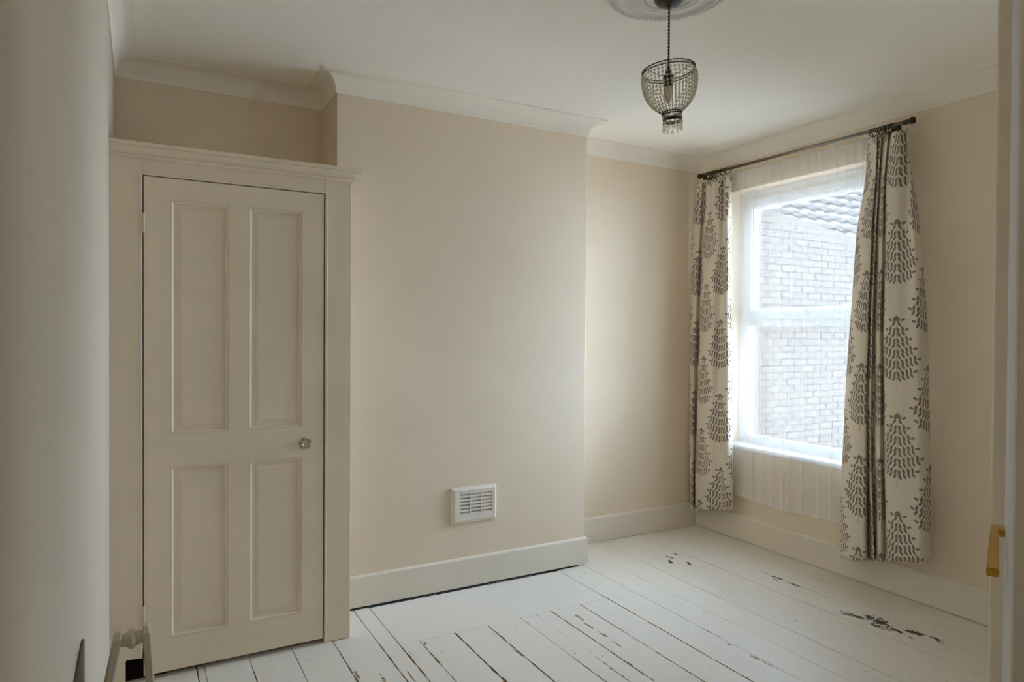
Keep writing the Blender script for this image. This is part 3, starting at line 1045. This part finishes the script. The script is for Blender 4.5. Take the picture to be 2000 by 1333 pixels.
def catmull(vals, t):
    n = len(vals) - 1
    s = min(max(t * n, 0), n - 1e-9)
    i = int(s); f = s - i
    p0 = vals[max(i - 1, 0)]; p1 = vals[i]; p2 = vals[i + 1]; p3 = vals[min(i + 2, n)]
    return 0.5 * ((2 * p1) + (-p0 + p2) * f + (2 * p0 - 5 * p1 + 4 * p2 - p3) * f * f + (-p0 + 3 * p1 - 3 * p2 + p3) * f ** 3)

def curtain_mesh(table, dtop, dbot, hem, z_top, uoff_at, uoff_val, voff, pleats, samples=10, rows=90):
    n = len(dtop)
    N = (n - 1) * samples
    zs = [r[0] for r in table]
    def yrow(z, k):
        ys = [r[1][k] for r in table]
        if z >= zs[0]: return ys[0]
        if z <= zs[-1]: return ys[-1]
        for i in range(len(zs) - 1):
            if zs[i] >= z >= zs[i + 1]:
                t = (zs[i] - z) / (zs[i] - zs[i + 1])
                # smooth blend between measured rows
                p0 = ys[max(i - 1, 0)]; p1 = ys[i]; p2 = ys[i + 1]; p3 = ys[min(i + 2, len(ys) - 1)]
                return 0.5 * ((2 * p1) + (-p0 + p2) * t + (2 * p0 - 5 * p1 + 4 * p2 - p3) * t * t + (-p0 + 3 * p1 - 3 * p2 + p3) * t ** 3)
    # flat width of the cloth from the lowest row
    def plan(z):
        f = min(1, max(0, (z_top - z) / 1.3))
        f = f * f * (3 - 2 * f)
        ys = [yrow(z, k) for k in range(n)]
        xs = [a + (b - a) * f for a, b in zip(dtop, dbot)]
        pts = []
        for i in range(N + 1):
            t = i / N
            pts.append((catmull(xs, t), catmull(ys, t)))
        if pleats:
            fade = max(0.0, 1 - (z_top - z) / 0.55) ** 1.4
            out = []
            for i, (x, y) in enumerate(pts):
                t = i / N
                out.append((x + 0.011 * fade * math.sin(2 * math.pi * pleats * t + 0.7), y))
            pts = out
        return pts
    low = plan(0.25)
    arc = [0.0]
    for a, b in zip(low[:-1], low[1:]):
        arc.append(arc[-1] + math.hypot(b[0] - a[0], b[1] - a[1]))
    ioff = int(round(uoff_at * samples))
    u0 = arc[ioff]
    bm = bmesh.new()
    uvl = bm.loops.layers.uv.new('cloth')
    grid = []
    uvmap = {}
    hems = [catmull(hem, i / N) for i in range(N + 1)]
    for r in range(rows + 1):
        fr = r / rows
        zc = z_top + (0.2 - z_top) * fr
        pts = plan(zc)
        row = []
        for i, (x, y) in enumerate(pts):
            z = z_top + (hems[i] - z_top) * fr
            x += 0.002 * math.sin(9 * z + 0.6 * i / samples)
            vtx = bm.verts.new((x, y, z))
            uvmap[vtx] = (arc[i] - u0 + uoff_val, z - voff)
            row.append(vtx)
        grid.append(row)
    for A, B in zip(grid[:-1], grid[1:]):
        for i in range(N):
            f = bm.faces.new((A[i], A[i + 1], B[i + 1], B[i]))
            f.smooth = True
            for l in f.loops:
                l[uvl].uv = uvmap[l.vert]
    return bm, arc

def curtain(label, table, dtop, dbot, hem, uoff_at, uoff_val, voff, pleats):
    bm, arc = curtain_mesh(table, dtop, dbot, hem, 2.470, uoff_at, uoff_val, voff, pleats)
    yb = sum(table[-1][1]) / len(table[-1][1])
    base = Vector((3.48, yb, 0.2))
    t = thing('curtain', label, 'curtain', base, None)
    bm.transform(Matrix.Translation(-base))
    o = mesh_obj('cloth', bm, MAT['curtain'], t, True)
    sm = o.modifiers.new('thickness', 'SOLIDIFY'); sm.thickness = 0.0022; sm.offset = 0
    return t
curtain_right = curtain('leaf-print curtain at the right end of the pole, the wider of the two', CURTAIN_R, DEPTH_R_TOP, DEPTH_R_BOT, HEM_R, 9.0, 0.0, 0.612, 0)
curtain_left = curtain('narrower leaf-print curtain hanging beside the alcove corner', CURTAIN_L, DEPTH_L_TOP, DEPTH_L_BOT, HEM_L, 5.1, 0.0, 0.107 + 0.0, 9)

# pole with finials, brackets and rings
PX, PY0, PY1, PZ = 3.482, 2.078, 3.530, 2.5125
def pole():
    t = thing('curtain_pole', 'antique metal curtain pole with drum ends above the window', 'curtain pole', (PX, (PY0 + PY1) / 2, PZ))
    base = Vector(t.location)
    inv = Matrix.Translation(-base)
    zl, zr = 2.5195, 2.5065
    def zz(y): return zr + (zl - zr) * (y - PY0) / (PY1 - PY0)
    bm = bmesh.new()
    tube(bm, [(PX, PY0, zz(PY0)), (PX, 2.55, zz(2.55)), (PX, PY1, zz(PY1))], 0.0105, 16)
    bm.transform(inv)
    mesh_obj('rod', bm, MAT['pole'], t, True)
    for y, s in ((PY0, -1), (PY1, 1)):
        bm = bmesh.new()
        prof = [(0.0, 0.034), (0.0165, 0.034), (0.0175, 0.032), (0.0175, 0.0185), (0.0165, 0.017), (0.0125, 0.016), (0.0125, -0.018), (0.0115, -0.020), (0.0, -0.020)]
        lathe(bm, [(r, s * h) for r, h in prof], 20, (PX, y, zz(y)), 'Y')
        bm.transform(inv)
        fo = mesh_obj('finial', bm, MAT['bronze'], t, True)
        fo.data.set_sharp_from_angle(angle=math.radians(35))
    for y, yw in ((PY0 + 0.048, PY0 + 0.16), (PY1 - 0.024, PY1 - 0.024)):
        bm = bmesh.new()
        z = zz(y)
        tube(bm, [(PX + 0.004, y, z - 0.020), (PX + 0.02, y + (yw - y) * 0.3, z - 0.022), (XW - 0.004, yw, z - 0.022)], 0.0085, 12)
        lathe(bm, [(0.0, -0.008), (0.018, -0.008), (0.018, -0.001), (0.0, -0.0005)], 20, (XW, yw, z - 0.022), 'X')
        add_box(bm, PX - 0.010, PX + 0.010, y - 0.012, y + 0.012, z - 0.034, z - 0.009, 0.003)
        bm.transform(inv)
        mesh_obj('bracket', bm, MAT['bronze'], t, True)
    return zz
ZPOLE = pole()
def ring_mesh():
    bm = bmesh.new()
    pts = [(0.0215 * math.cos(2 * math.pi * k / 24), 0, 0.0215 * math.sin(2 * math.pi * k / 24) - 0.0105) for k in range(24)]
    tube(bm, pts, 0.0022, 8, closed=True)
    return bm
def eyelet_mesh():
    bm = bmesh.new()
    pts = [(0.0035 * math.cos(2 * math.pi * k / 10), 0, -0.0355 + 0.0035 * math.sin(2 * math.pi * k / 10)) for k in range(10)]
    tube(bm, pts, 0.0009, 5, closed=True)
    return bm
RINGS_R = [(2.268, 62), (2.252, 66), (2.222, 78), (2.206, 84), (2.190, 90), (2.178, 74), (2.166, 86), (2.156, 95), (2.142, 88)]
RINGS_L = [(3.300, 55), (3.345, 66), (3.385, 72), (3.405, 80), (3.420, 86), (3.436, 94), (3.452, 88), (3.468, 82), (3.484, 90)]
rp = None
ORD = ['first', 'second', 'third', 'fourth', 'fifth', 'sixth', 'seventh', 'eighth', 'ninth']
RINGS_R.sort(key=lambda q: q[0])
RINGS_L.sort(key=lambda q: -q[0])
for lst, where, grp in ((RINGS_R, 'over the wider curtain', 'rings of the wider curtain'),
                        (RINGS_L, 'over the narrower curtain', 'rings of the narrower curtain')):
    for k, (y, a) in enumerate(lst):
        lab = 'dark curtain ring %s, %s from the drum end' % (where, ORD[k])
        if rp is None:
            r = thing('curtain_ring', lab, 'ring', (PX, y, ZPOLE(y)), grp)
            h = mesh_obj('hoop', ring_mesh(), MAT['bronze'], r, True)
            e = mesh_obj('eyelet', eyelet_mesh(), MAT['bronze'], r, True)
            rp = (r, h, e)
        else:
            r = rp[0].copy(); COL.objects.link(r)
            r.location = (PX, y, ZPOLE(y)); r['label'] = lab; r['group'] = grp
            for q in rp[1:]:
                c = q.copy(); COL.objects.link(c); c.parent = r
        r.rotation_euler = (0, math.radians((a * 7) % 9 - 4), math.radians(a - 90))

# sheer voile on its own wire
def sheer():
    ya, yb = 3.325, 2.265
    ztop, zbot = 2.497, 0.296
    t = thing('sheer_curtain', 'plain white translucent voile hanging across the window between the printed curtains', 'curtain', (3.555, (ya + yb) / 2, zbot))
    base = Vector(t.location)
    N, rows = 360, 50
    rnd = random.Random(5)
    # fold centres along the width: (position, width, depth, lean)
    folds = [(0.045, 0.030, 0.020, 0.0), (0.10, 0.018, 0.010, 0.02), (0.17, 0.012, 0.012, 0.03), (0.235, 0.014, 0.012, 0.03), (0.30, 0.016, 0.010, 0.05), (0.375, 0.012, 0.016, 0.05),
             (0.47, 0.014, 0.012, -0.01), (0.56, 0.012, 0.013, -0.01), (0.66, 0.014, 0.011, 0.0), (0.745, 0.012, 0.014, 0.0), (0.80, 0.010, 0.010, 0.02), (0.90, 0.02, 0.02, -0.04), (0.95, 0.018, 0.018, -0.02)]
    gath = [(rnd.uniform(0, 1), rnd.uniform(0.004, 0.009), rnd.uniform(-0.006, 0.006)) for _ in range(60)]
    bm = bmesh.new()
    grid = []
    for r in range(rows + 1):
        f = r / rows
        row = []
        for i in range(N + 1):
            u = i / N
            y = ya + (yb - ya) * u
            x = 3.555 + 0.004 * math.sin(2 * math.pi * 2.3 * u + 0.6) * (0.3 + 0.7 * f)
            for c, w, d, lean in folds:
                cc = c + lean * f
                q = (u - cc) / (w * (0.8 + 0.7 * f))
                if abs(q) < 3:
                    x -= 0.55 * d * (0.5 + 0.9 * f) * math.exp(-q * q)
                    y += 0.018 * (0.5 + 0.6 * f) * q * math.exp(-q * q)
            if f < 0.25:
                g_ = (1 - f / 0.25) ** 2
                for c, w, d in gath:
                    q = (u - c) / w
                    if abs(q) < 2.5:
                        x += 0.8 * d * g_ * math.exp(-q * q)
            z = ztop + (zbot - ztop) * f + (0.009 * math.sin(2 * math.pi * 1.6 * u + 0.4) + 0.004 * math.sin(2 * math.pi * 4.1 * u)) * f
            row.append(bm.verts.new((x, y, z)))
        grid.append(row)
    for A, B in zip(grid[:-1], grid[1:]):
        for i in range(N):
            bm.faces.new((A[i], A[i + 1], B[i + 1], B[i]))
    # turned hem and heading tape: a second layer
    for nm, r0, r1 in (('hem', rows - 1, rows), ('heading_tape', 0, 1)):
        bm2 = bmesh.new()
        A = [bm2.verts.new(v.co + Vector((0.0015, 0, 0))) for v in grid[r0]]
        B = [bm2.verts.new(v.co + Vector((0.0015, 0, 0))) for v in grid[r1]]
        for i in range(N):
            bm2.faces.new((A[i], A[i + 1], B[i + 1], B[i]))
        bm2.transform(Matrix.Translation(-base))
        mesh_obj(nm, bm2, MAT['sheer_hem'], t, True)
    bm.transform(Matrix.Translation(-base))
    mesh_obj('voile', bm, MAT['sheer'], t, True)
    bm = bmesh.new()
    tube(bm, [(3.555, OY0 - 0.02, 2.497), (3.555, 2.8, 2.4965), (3.555, 3.40, 2.4975)], 0.0022, 8)
    for y in (OY0 - 0.02, 3.40):
        tube(bm, [(3.555, y, 2.497), (3.57, y, 2.497), (XW - 0.0005, y, 2.497)], 0.0022, 8)
    bm.transform(Matrix.Translation(-base))
    mesh_obj('wire', bm, MAT['upvc'], t, True)
sheer()

# ------------------------------------------------------------------ ceiling rose and pendant
RX, RY = 1.7105, 1.912
def ceiling_rose():
    t = thing('ceiling_rose', 'round white plaster ceiling rose with an egg-and-dart rim above the beaded pendant', 'ceiling rose', (RX, RY, ZC))
    bm = bmesh.new()
    prof = [(0.232, -0.0002), (0.232, -0.004), (0.228, -0.007), (0.222, -0.0085), (0.205, -0.0095), (0.196, -0.011), (0.193, -0.018), (0.188, -0.021), (0.182, -0.019), (0.178, -0.014),
            (0.165, -0.012), (0.150, -0.013), (0.135, -0.017), (0.124, -0.023), (0.119, -0.025), (0.115, -0.022), (0.108, -0.022), (0.103, -0.026), (0.099, -0.024), (0.080, -0.024), (0.070, -0.020), (0.03, -0.020)]
    lathe(bm, prof, 96)
    mesh_obj('body', bm, MAT['plaster'], t, True)
    bm = bmesh.new()
    n = 76
    for k in range(n):
        a = 2 * math.pi * k / n
        m = Matrix.Rotation(a, 4, 'Z') @ Matrix.Translation((0.213, 0, -0.010)) @ Matrix.Diagonal((0.0095, 0.0060, 0.0055, 1))
        bmesh.ops.create_icosphere(bm, subdivisions=1, radius=1, matrix=m)
    for k in range(40):
        a = 2 * math.pi * k / 40
        m = Matrix.Rotation(a, 4, 'Z') @ Matrix.Translation((0.089, 0, -0.024)) @ Matrix.Diagonal((0.0065, 0.0055, 0.004, 1))
        bmesh.ops.create_icosphere(bm, subdivisions=1, radius=1, matrix=m)
    mesh_obj('beading', bm, MAT['plaster'], t, True, kind='stuff')
ceiling_rose()

def pendant():
    zt = 2.3730
    base = Vector((RX, RY, ZC))
    t = thing('pendant_lamp', 'small beaded glass pendant lamp hanging from the ceiling rose', 'lamp', base)
    inv = Matrix.Translation(-base)
    def part(name, bm, mat, parent=t, smooth=True):
        bm.transform(inv)
        return mesh_obj(name, bm, mat, parent, smooth)
    bm = bmesh.new()
    lathe(bm, [(0.0, -0.062), (0.008, -0.062), (0.010, -0.058), (0.022, -0.056), (0.040, -0.050), (0.052, -0.038), (0.056, -0.026), (0.056, -0.0205)], 32, (RX, RY, ZC))
    part('canopy', bm, MAT['bronze'])
    # twisted flex: two strands wound round each other
    bm = bmesh.new()
    for ph in (0, math.pi):
        pts = []
        for i in range(91):
            z = ZC - 0.060 - (ZC - 0.060 - zt - 0.012) * i / 90
            a = ph + i * 0.62
            pts.append((RX + 0.0021 * math.cos(a), RY + 0.0021 * math.sin(a), z))
        tube(bm, pts, 0.0022, 6)
    part('cord', bm, MAT['cord'])
    # the shade hangs slightly crooked
    view = Vector((RX, RY, 0)).normalized()
    tilt = Matrix.Translation((RX, RY, zt)) @ Matrix.Rotation(math.radians(-5.0), 4, view) @ Matrix.Translation((0.0, 0.0, 0.0))
    tiltb = Matrix.Translation((RX, RY, zt)) @ Matrix.Rotation(math.radians(-1.5), 4, view)
    def P(r, a, dz, k=1.0):
        """point on the shade: k=1 follows the crooked rim, k=0 hangs plumb"""
        q = Vector((r * math.cos(a), r * math.sin(a), dz))
        return (tilt @ q) * k + (tiltb @ q) * (1 - k)
    def rad(s):
        pts = [(0.0, 0.0965), (0.06, 0.0985), (0.14, 0.0995), (0.3, 0.0985), (0.5, 0.0925), (0.65, 0.0840), (0.78, 0.0715), (0.9, 0.0535), (1.0, 0.0345)]
        for (a, b), (c, d) in zip(pts[:-1], pts[1:]):
            if a <= s <= c:
                f = (s - a) / (c - a)
                return b + (d - b) * f
        return pts[-1][1]
    HT = 0.160
    # rim and neck bands: two hoops with a zigzag of wire between
    def band(name, r0, z0, z1, n, wire, zw):
        bm = bmesh.new()
        for z in (z0, z1):
            tube(bm, [P(r0, 2 * math.pi * k / 64, z) for k in range(64)], wire, 6, closed=True)
        pts = []
        for k in range(n * 2):
            pts.append(P(r0, math.pi * k / n, z0 if k % 2 else z1))
        tube(bm, pts, zw, 4, closed=True)
        return part(name, bm, MAT['bronze'])
    band('rim', 0.0965, 0.002, -0.0085, 58, 0.0020, 0.0013)
    band('neck_ring', 0.0350, -HT + 0.003, -HT - 0.005, 26, 0.0024, 0.0017)
    band('neck_ring', 0.0335, -HT - 0.021, -HT - 0.028, 24, 0.0024, 0.0017)
    # spider and lampholder
    bm = bmesh.new()
    lathe(bm, [(0.0, 0.013), (0.006, 0.013), (0.0065, 0.004), (0.012, 0.000), (0.012, -0.018), (0.020, -0.020), (0.020, -0.030), (0.0165, -0.031), (0.0165, -0.042), (0.019, -0.043), (0.019, -0.048), (0.0165, -0.049), (0.0165, -0.062), (0.0, -0.062)], 24, (RX, RY, zt))
    part('lamp_holder', bm, MAT['bronze'])
    bm = bmesh.new()
    for k in range(3):
        a = 2 * math.pi * k / 3 + 0.9
        e = P(0.0965, a, -0.004)
        tube(bm, [(RX + 0.016 * math.cos(a), RY + 0.016 * math.sin(a), zt - 0.024), ((RX + e.x) / 2, (RY + e.y) / 2, (zt - 0.024 + e.z) / 2 - 0.004), e], 0.0012, 6)
    part('spider', bm, MAT['bronze'])
    bm = bmesh.new()
    lathe(bm, [(0.013, -0.060), (0.0155, -0.066), (0.0175, -0.078), (0.016, -0.092), (0.010, -0.108), (0.004, -0.120), (0.0, -0.124)], 20, (RX, RY, zt))
    part('bulb', bm, MAT['bulb'])
    # strings of beads
    NS = 42
    for k in range(NS):
        a = 2 * math.pi * k / NS
        bm = bmesh.new()
        s = 0.055
        wirepts = [P(rad(0.0), a, -0.0085)]
        idx = 0
        while s < 0.985:
            big = s < 0.32
            rb = 0.0056 if big else 0.0056 - 0.0026 * (s - 0.32) / 0.66
            hb = rb if big else rb * 1.25
            s_mid = s + hb / HT
            p = P(rad(min(1, s_mid)), a, -0.0085 - (HT - 0.012) * s_mid)
            p2 = P(rad(min(1, s_mid + 0.02)), a, -0.0085 - (HT - 0.012) * (s_mid + 0.02))
            q = (p2 - p).normalized().to_track_quat('Z', 'Y').to_matrix().to_4x4()
            m = Matrix.Translation(p) @ q @ Matrix.Diagonal((rb, rb, hb, 1))
            bmesh.ops.create_icosphere(bm, subdivisions=1, radius=1, matrix=m)
            wirepts.append(p)
            s = s_mid + hb / HT + (0.026 if big else 0.008)
            idx += 1
        wirepts.append(P(0.0345, a, -HT + 0.003))
        st = part('bead_string', bm, MAT['bead'])
        bm = bmesh.new()
        tube(bm, wirepts, 0.0006, 4)
        part('wire', bm, MAT['bronze'], st)
    # short links between the neck rings and the drops below
    for k in range(20):
        a = 2 * math.pi * k / 20
        bm = bmesh.new()
        for dz in (-HT - 0.0095, -HT - 0.0165):
            m = Matrix.Translation(P(0.0342, a, dz)) @ Matrix.Diagonal((0.0030, 0.0030, 0.0036, 1))
            bmesh.ops.create_icosphere(bm, subdivisions=1, radius=1, matrix=m)
        part('neck_bead', bm, MAT['bead'])
    for k in range(11):
        a = 2 * math.pi * k / 11 + 0.25
        top = P(0.0335, a, -HT - 0.0285)
        bm = bmesh.new()
        lathe(bm, [(0.0, 0.0), (0.0030, -0.002), (0.0055, -0.007), (0.0042, -0.0115), (0.0, -0.0135)], 8, (top.x, top.y, top.z - 0.001))
        lathe(bm, [(0.0, 0.0), (0.0022, -0.003), (0.0040, -0.0095), (0.0050, -0.0165), (0.0038, -0.0215), (0.0, -0.0235)], 8, (top.x, top.y, top.z - 0.0155))
        d = part('drop', bm, MAT['bead'], t, False)
        bm = bmesh.new()
        tube(bm, [(top.x, top.y, top.z + 0.001), (top.x, top.y, top.z - 0.02)], 0.0006, 4)
        part('wire', bm, MAT['bronze'], d)
pendant()

# ------------------------------------------------------------------ door by the camera, with its lever
def near_door():
    ux, uy = math.cos(math.radians(25.55)), math.sin(math.radians(25.55))
    E = Vector((1.2353, 0.5688))
    Hh = Vector((E.x - 0.70 * ux, E.y - 0.70 * uy))
    d = structure('door_1', (Hh.x, Hh.y, 0.0))
    bm = bmesh.new()
    add_box(bm, 0.0, 0.70, -0.04, 0.0, 0.006, 2.03, 0.003, 2)
    leaf = mesh_obj('leaf', bm, MAT['door_grey'], d)
    d.rotation_euler = (0, 0, math.radians(25.55))
    # lever: rose, neck and a tapering flat bar that runs back towards the hinge
    bm = bmesh.new()
    hz = 1.097
    xn = 0.655
    pts_top = [(xn - 0.020, 0.0), (xn + 0.014, 0.0), (xn + 0.014, 0.0185), (xn - 0.240, 0.0230), (xn - 0.240, 0.0090), (xn - 0.020, 0.0080)]
    f = bm.faces.new([bm.verts.new((x, y, hz)) for x, y in pts_top])
    r = bmesh.ops.extrude_face_region(bm, geom=[f])
    bmesh.ops.translate(bm, verts=[e for e in r['geom'] if isinstance(e, bmesh.types.BMVert)], vec=(0, 0, -0.011))
    bmesh.ops.recalc_face_normals(bm, faces=bm.faces)
    bmesh.ops.bevel(bm, geom=list(bm.edges), offset=0.0012, segments=2, affect='EDGES')
    lv = mesh_obj('lever_handle', bm, MAT['brass'], d)
    lv['label'] = 'flat brass lever handle'
near_door()
box_obj('trim_2', (0.595, 0.63, 0.10, YD + 0.02, 0.0, 2.06), MAT['trim'], kind='structure', bevel=0.003)

# ------------------------------------------------------------------ stand and board by the left wall
def stand():
    Y = 1.5
    base = Vector((-0.02, Y, 0.0))
    t = thing('stand', 'narrow cream wooden stand of two chamfered uprights joined by a turned rung', 'stand', base)
    def upright(path, tw, dp):
        bm = bmesh.new()
        rings = []
        n = len(path)
        for i, (x, z) in enumerate(path):
            # bevelled plank section: thickness tw across, depth dp towards the room
            c = 0.0025
            sec = [(-tw + c, -dp), (tw - c, -dp), (tw, -dp + c), (tw, dp - c), (tw - c, dp), (-tw + c, dp), (-tw, dp - c), (-tw, -dp + c)]
            k = 1.0 if i < n - 1 else 0.55
            rings.append([bm.verts.new((x + a * k, (b * k), z)) for a, b in sec])
        for A, B in zip(rings[:-1], rings[1:]):
            for q in range(8):
                bm.faces.new((A[q], A[(q + 1) % 8], B[(q + 1) % 8], B[q]))
        bm.faces.new(list(reversed(rings[0]))); bm.faces.new(rings[-1])
        bmesh.ops.recalc_face_normals(bm, faces=bm.faces)
        mesh_obj('upright', bm, MAT['stand'], t)
    # x relative to the base
    upright([(-0.044, 0.0), (-0.043, 0.45), (-0.040, 0.62), (-0.034, 0.715), (-0.0175, 0.806), (-0.0150, 0.818)], 0.0075, 0.017)
    upright([(0.046, 0.0), (0.045, 0.45), (0.041, 0.62), (0.0375, 0.715), (0.0315, 0.808), (0.0305, 0.822)], 0.0075, 0.017)
    bm = bmesh.new()
    prof = []
    x0, x1 = -0.0135, 0.026
    for i in range(25):
        s = i / 24
        r = 0.0122 + 0.0068 * math.exp(-((s - 0.50) / 0.19) ** 2)
        prof.append((r, x0 + (x1 - x0) * s))
    lathe(bm, prof, 24, (0, 0, 0.7985), 'X')
    mesh_obj('rung', bm, MAT['stand'], t, True)
    # two small feet
    for x in (-0.044, 0.046):
        bm = bmesh.new()
        add_box(bm, x - 0.010, x + 0.010, -0.09, 0.09, 0.0012, 0.022, 0.004, 2)
        mesh_obj('foot', bm, MAT['stand'], t)
stand()
def board():  # thin brown slab low on the left wall
    t = box_obj('board', (XL + 0.0005, XL + 0.006, 0.75, 1.596, 0.001, 0.778), MAT['brown_board'], bevel=0.001, loc=(XL, 1.2, 0.0))
    t.location = (XL, 1.2, 0.0)
    t['label'] = 'thin brown board flat against the left wall behind the cream stand'
    t['category'] = 'board'
board()

# ------------------------------------------------------------------ outside: neighbouring house
def outside():
    g = box_obj('ground', (-6, 24, -10, 20, -3.0, -2.8), MAT['ground'], kind='structure')
    YG = 5.1
    base = Vector((7.0, YG, -2.8))
    h = thing('house', 'neighbouring brick house with a tiled roof seen through the voile', 'house', base)
    inv = Matrix.Translation(-base)
    def edge_z(x):
        return 2.782 - (x - 5.95) * 0.137
    bm = bmesh.new()
    xs = (3.9, 12.0)
    v = [bm.verts.new(c) for c in ((xs[0], YG + 0.012, -2.8), (xs[1], YG + 0.012, -2.8), (xs[1], YG + 0.012, edge_z(xs[1])), (xs[0], YG + 0.012, edge_z(xs[0])))]
    f = bm.faces.new(v)
    r = bmesh.ops.extrude_face_region(bm, geom=[f])
    bmesh.ops.translate(bm, verts=[e for e in r['geom'] if isinstance(e, bmesh.types.BMVert)], vec=(0, 0.09, 0))
    bmesh.ops.recalc_face_normals(bm, faces=bm.faces)
    bm.transform(inv)
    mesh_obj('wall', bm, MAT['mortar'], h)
    # bricks in view are single pieces, the rest of the face is one piece
    bm = bmesh.new()
    add_box(bm, -0.1075, 0.1075, 0.005, 0.03, -0.0325, 0.0325, 0.003)
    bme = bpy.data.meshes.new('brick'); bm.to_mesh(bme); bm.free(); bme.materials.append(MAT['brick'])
    rest = bmesh.new()
    cand = []
    for r_ in range(-26, 48):
        z = 0.0375 + r_ * 0.075
        for c in range(0, 32):
            x = 4.1 + c * 0.225 + (0.1125 if r_ % 2 else 0)
            if z + 0.04 > edge_z(x + 0.11) - 0.03: continue
            seen = 5.65 < x < 8.4 and -0.1 < z < 2.7
            cand.append((x, z, seen))
    seen = [c for c in cand if c[2]]
    seen.sort(key=lambda c: (c[0] - 6.4) ** 2 * 0.7 + (c[1] - 1.2) ** 2)
    single = set((c[0], c[1]) for c in seen[:296])
    rnd = random.Random(2)
    for x, z, s in cand:
        dy = rnd.uniform(-0.003, 0.003)
        if (x, z) in single:
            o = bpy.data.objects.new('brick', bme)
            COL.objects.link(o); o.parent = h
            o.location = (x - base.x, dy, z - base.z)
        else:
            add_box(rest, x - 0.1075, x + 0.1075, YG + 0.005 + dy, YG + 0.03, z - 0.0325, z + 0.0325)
    rest.transform(inv)
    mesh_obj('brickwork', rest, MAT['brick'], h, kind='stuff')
    # tiled roof behind the gable: courses run away from the window, rising to the back
    pitch = math.radians(38)
    y0, z0 = YG + 0.30, 2.42
    bm = bmesh.new()
    L = 4.6
    vv = [(3.9, y0, z0), (12.0, y0, z0), (12.0, y0 + L * math.cos(pitch), z0 + L * math.sin(pitch)), (3.9, y0 + L * math.cos(pitch), z0 + L * math.sin(pitch))]
    f = bm.faces.new([bm.verts.new(c) for c in vv])
    r = bmesh.ops.extrude_face_region(bm, geom=[f])
    bmesh.ops.translate(bm, verts=[e for e in r['geom'] if isinstance(e, bmesh.types.BMVert)], vec=(0, 0.05, -0.08))
    bmesh.ops.recalc_face_normals(bm, faces=bm.faces)
    bm.transform(inv)
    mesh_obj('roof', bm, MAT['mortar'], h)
    # one pantile: a shallow wave across, lifted at its lower edge
    bm = bmesh.new()
    tw, tl = 0.30, 0.36
    n = 10
    rows = []
    for (s, lift) in ((0.0, 0.052), (0.0, 0.030), (1.0, 0.006)):
        row = []
        for i in range(n + 1):
            u = i / n
            wv = 0.020 * math.sin(2 * math.pi * u)
            lx = u * tw
            ly = s * tl * math.cos(pitch); lz = s * tl * math.sin(pitch)
            hgt = lift + wv * (1.0 if lift != 0.030 else 1.0)
            row.append(bm.verts.new((lx, ly - hgt * math.sin(pitch), lz + hgt * math.cos(pitch))))
        rows.append(row)
    for A, B in ((rows[0], rows[2]), (rows[1], rows[0])):
        for i in range(n):
            bm.faces.new((A[i], A[i + 1], B[i + 1], B[i]))
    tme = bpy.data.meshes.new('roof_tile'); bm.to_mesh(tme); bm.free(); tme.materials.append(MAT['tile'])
    for p in tme.polygons: p.use_smooth = True
    for r_ in range(0, 13):
        s = r_ * 0.30
        for c in range(0, 22):
            x = 5.4 + c * tw
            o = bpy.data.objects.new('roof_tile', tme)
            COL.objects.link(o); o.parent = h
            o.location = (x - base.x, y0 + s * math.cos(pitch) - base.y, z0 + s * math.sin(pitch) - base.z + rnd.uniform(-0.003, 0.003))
outside()
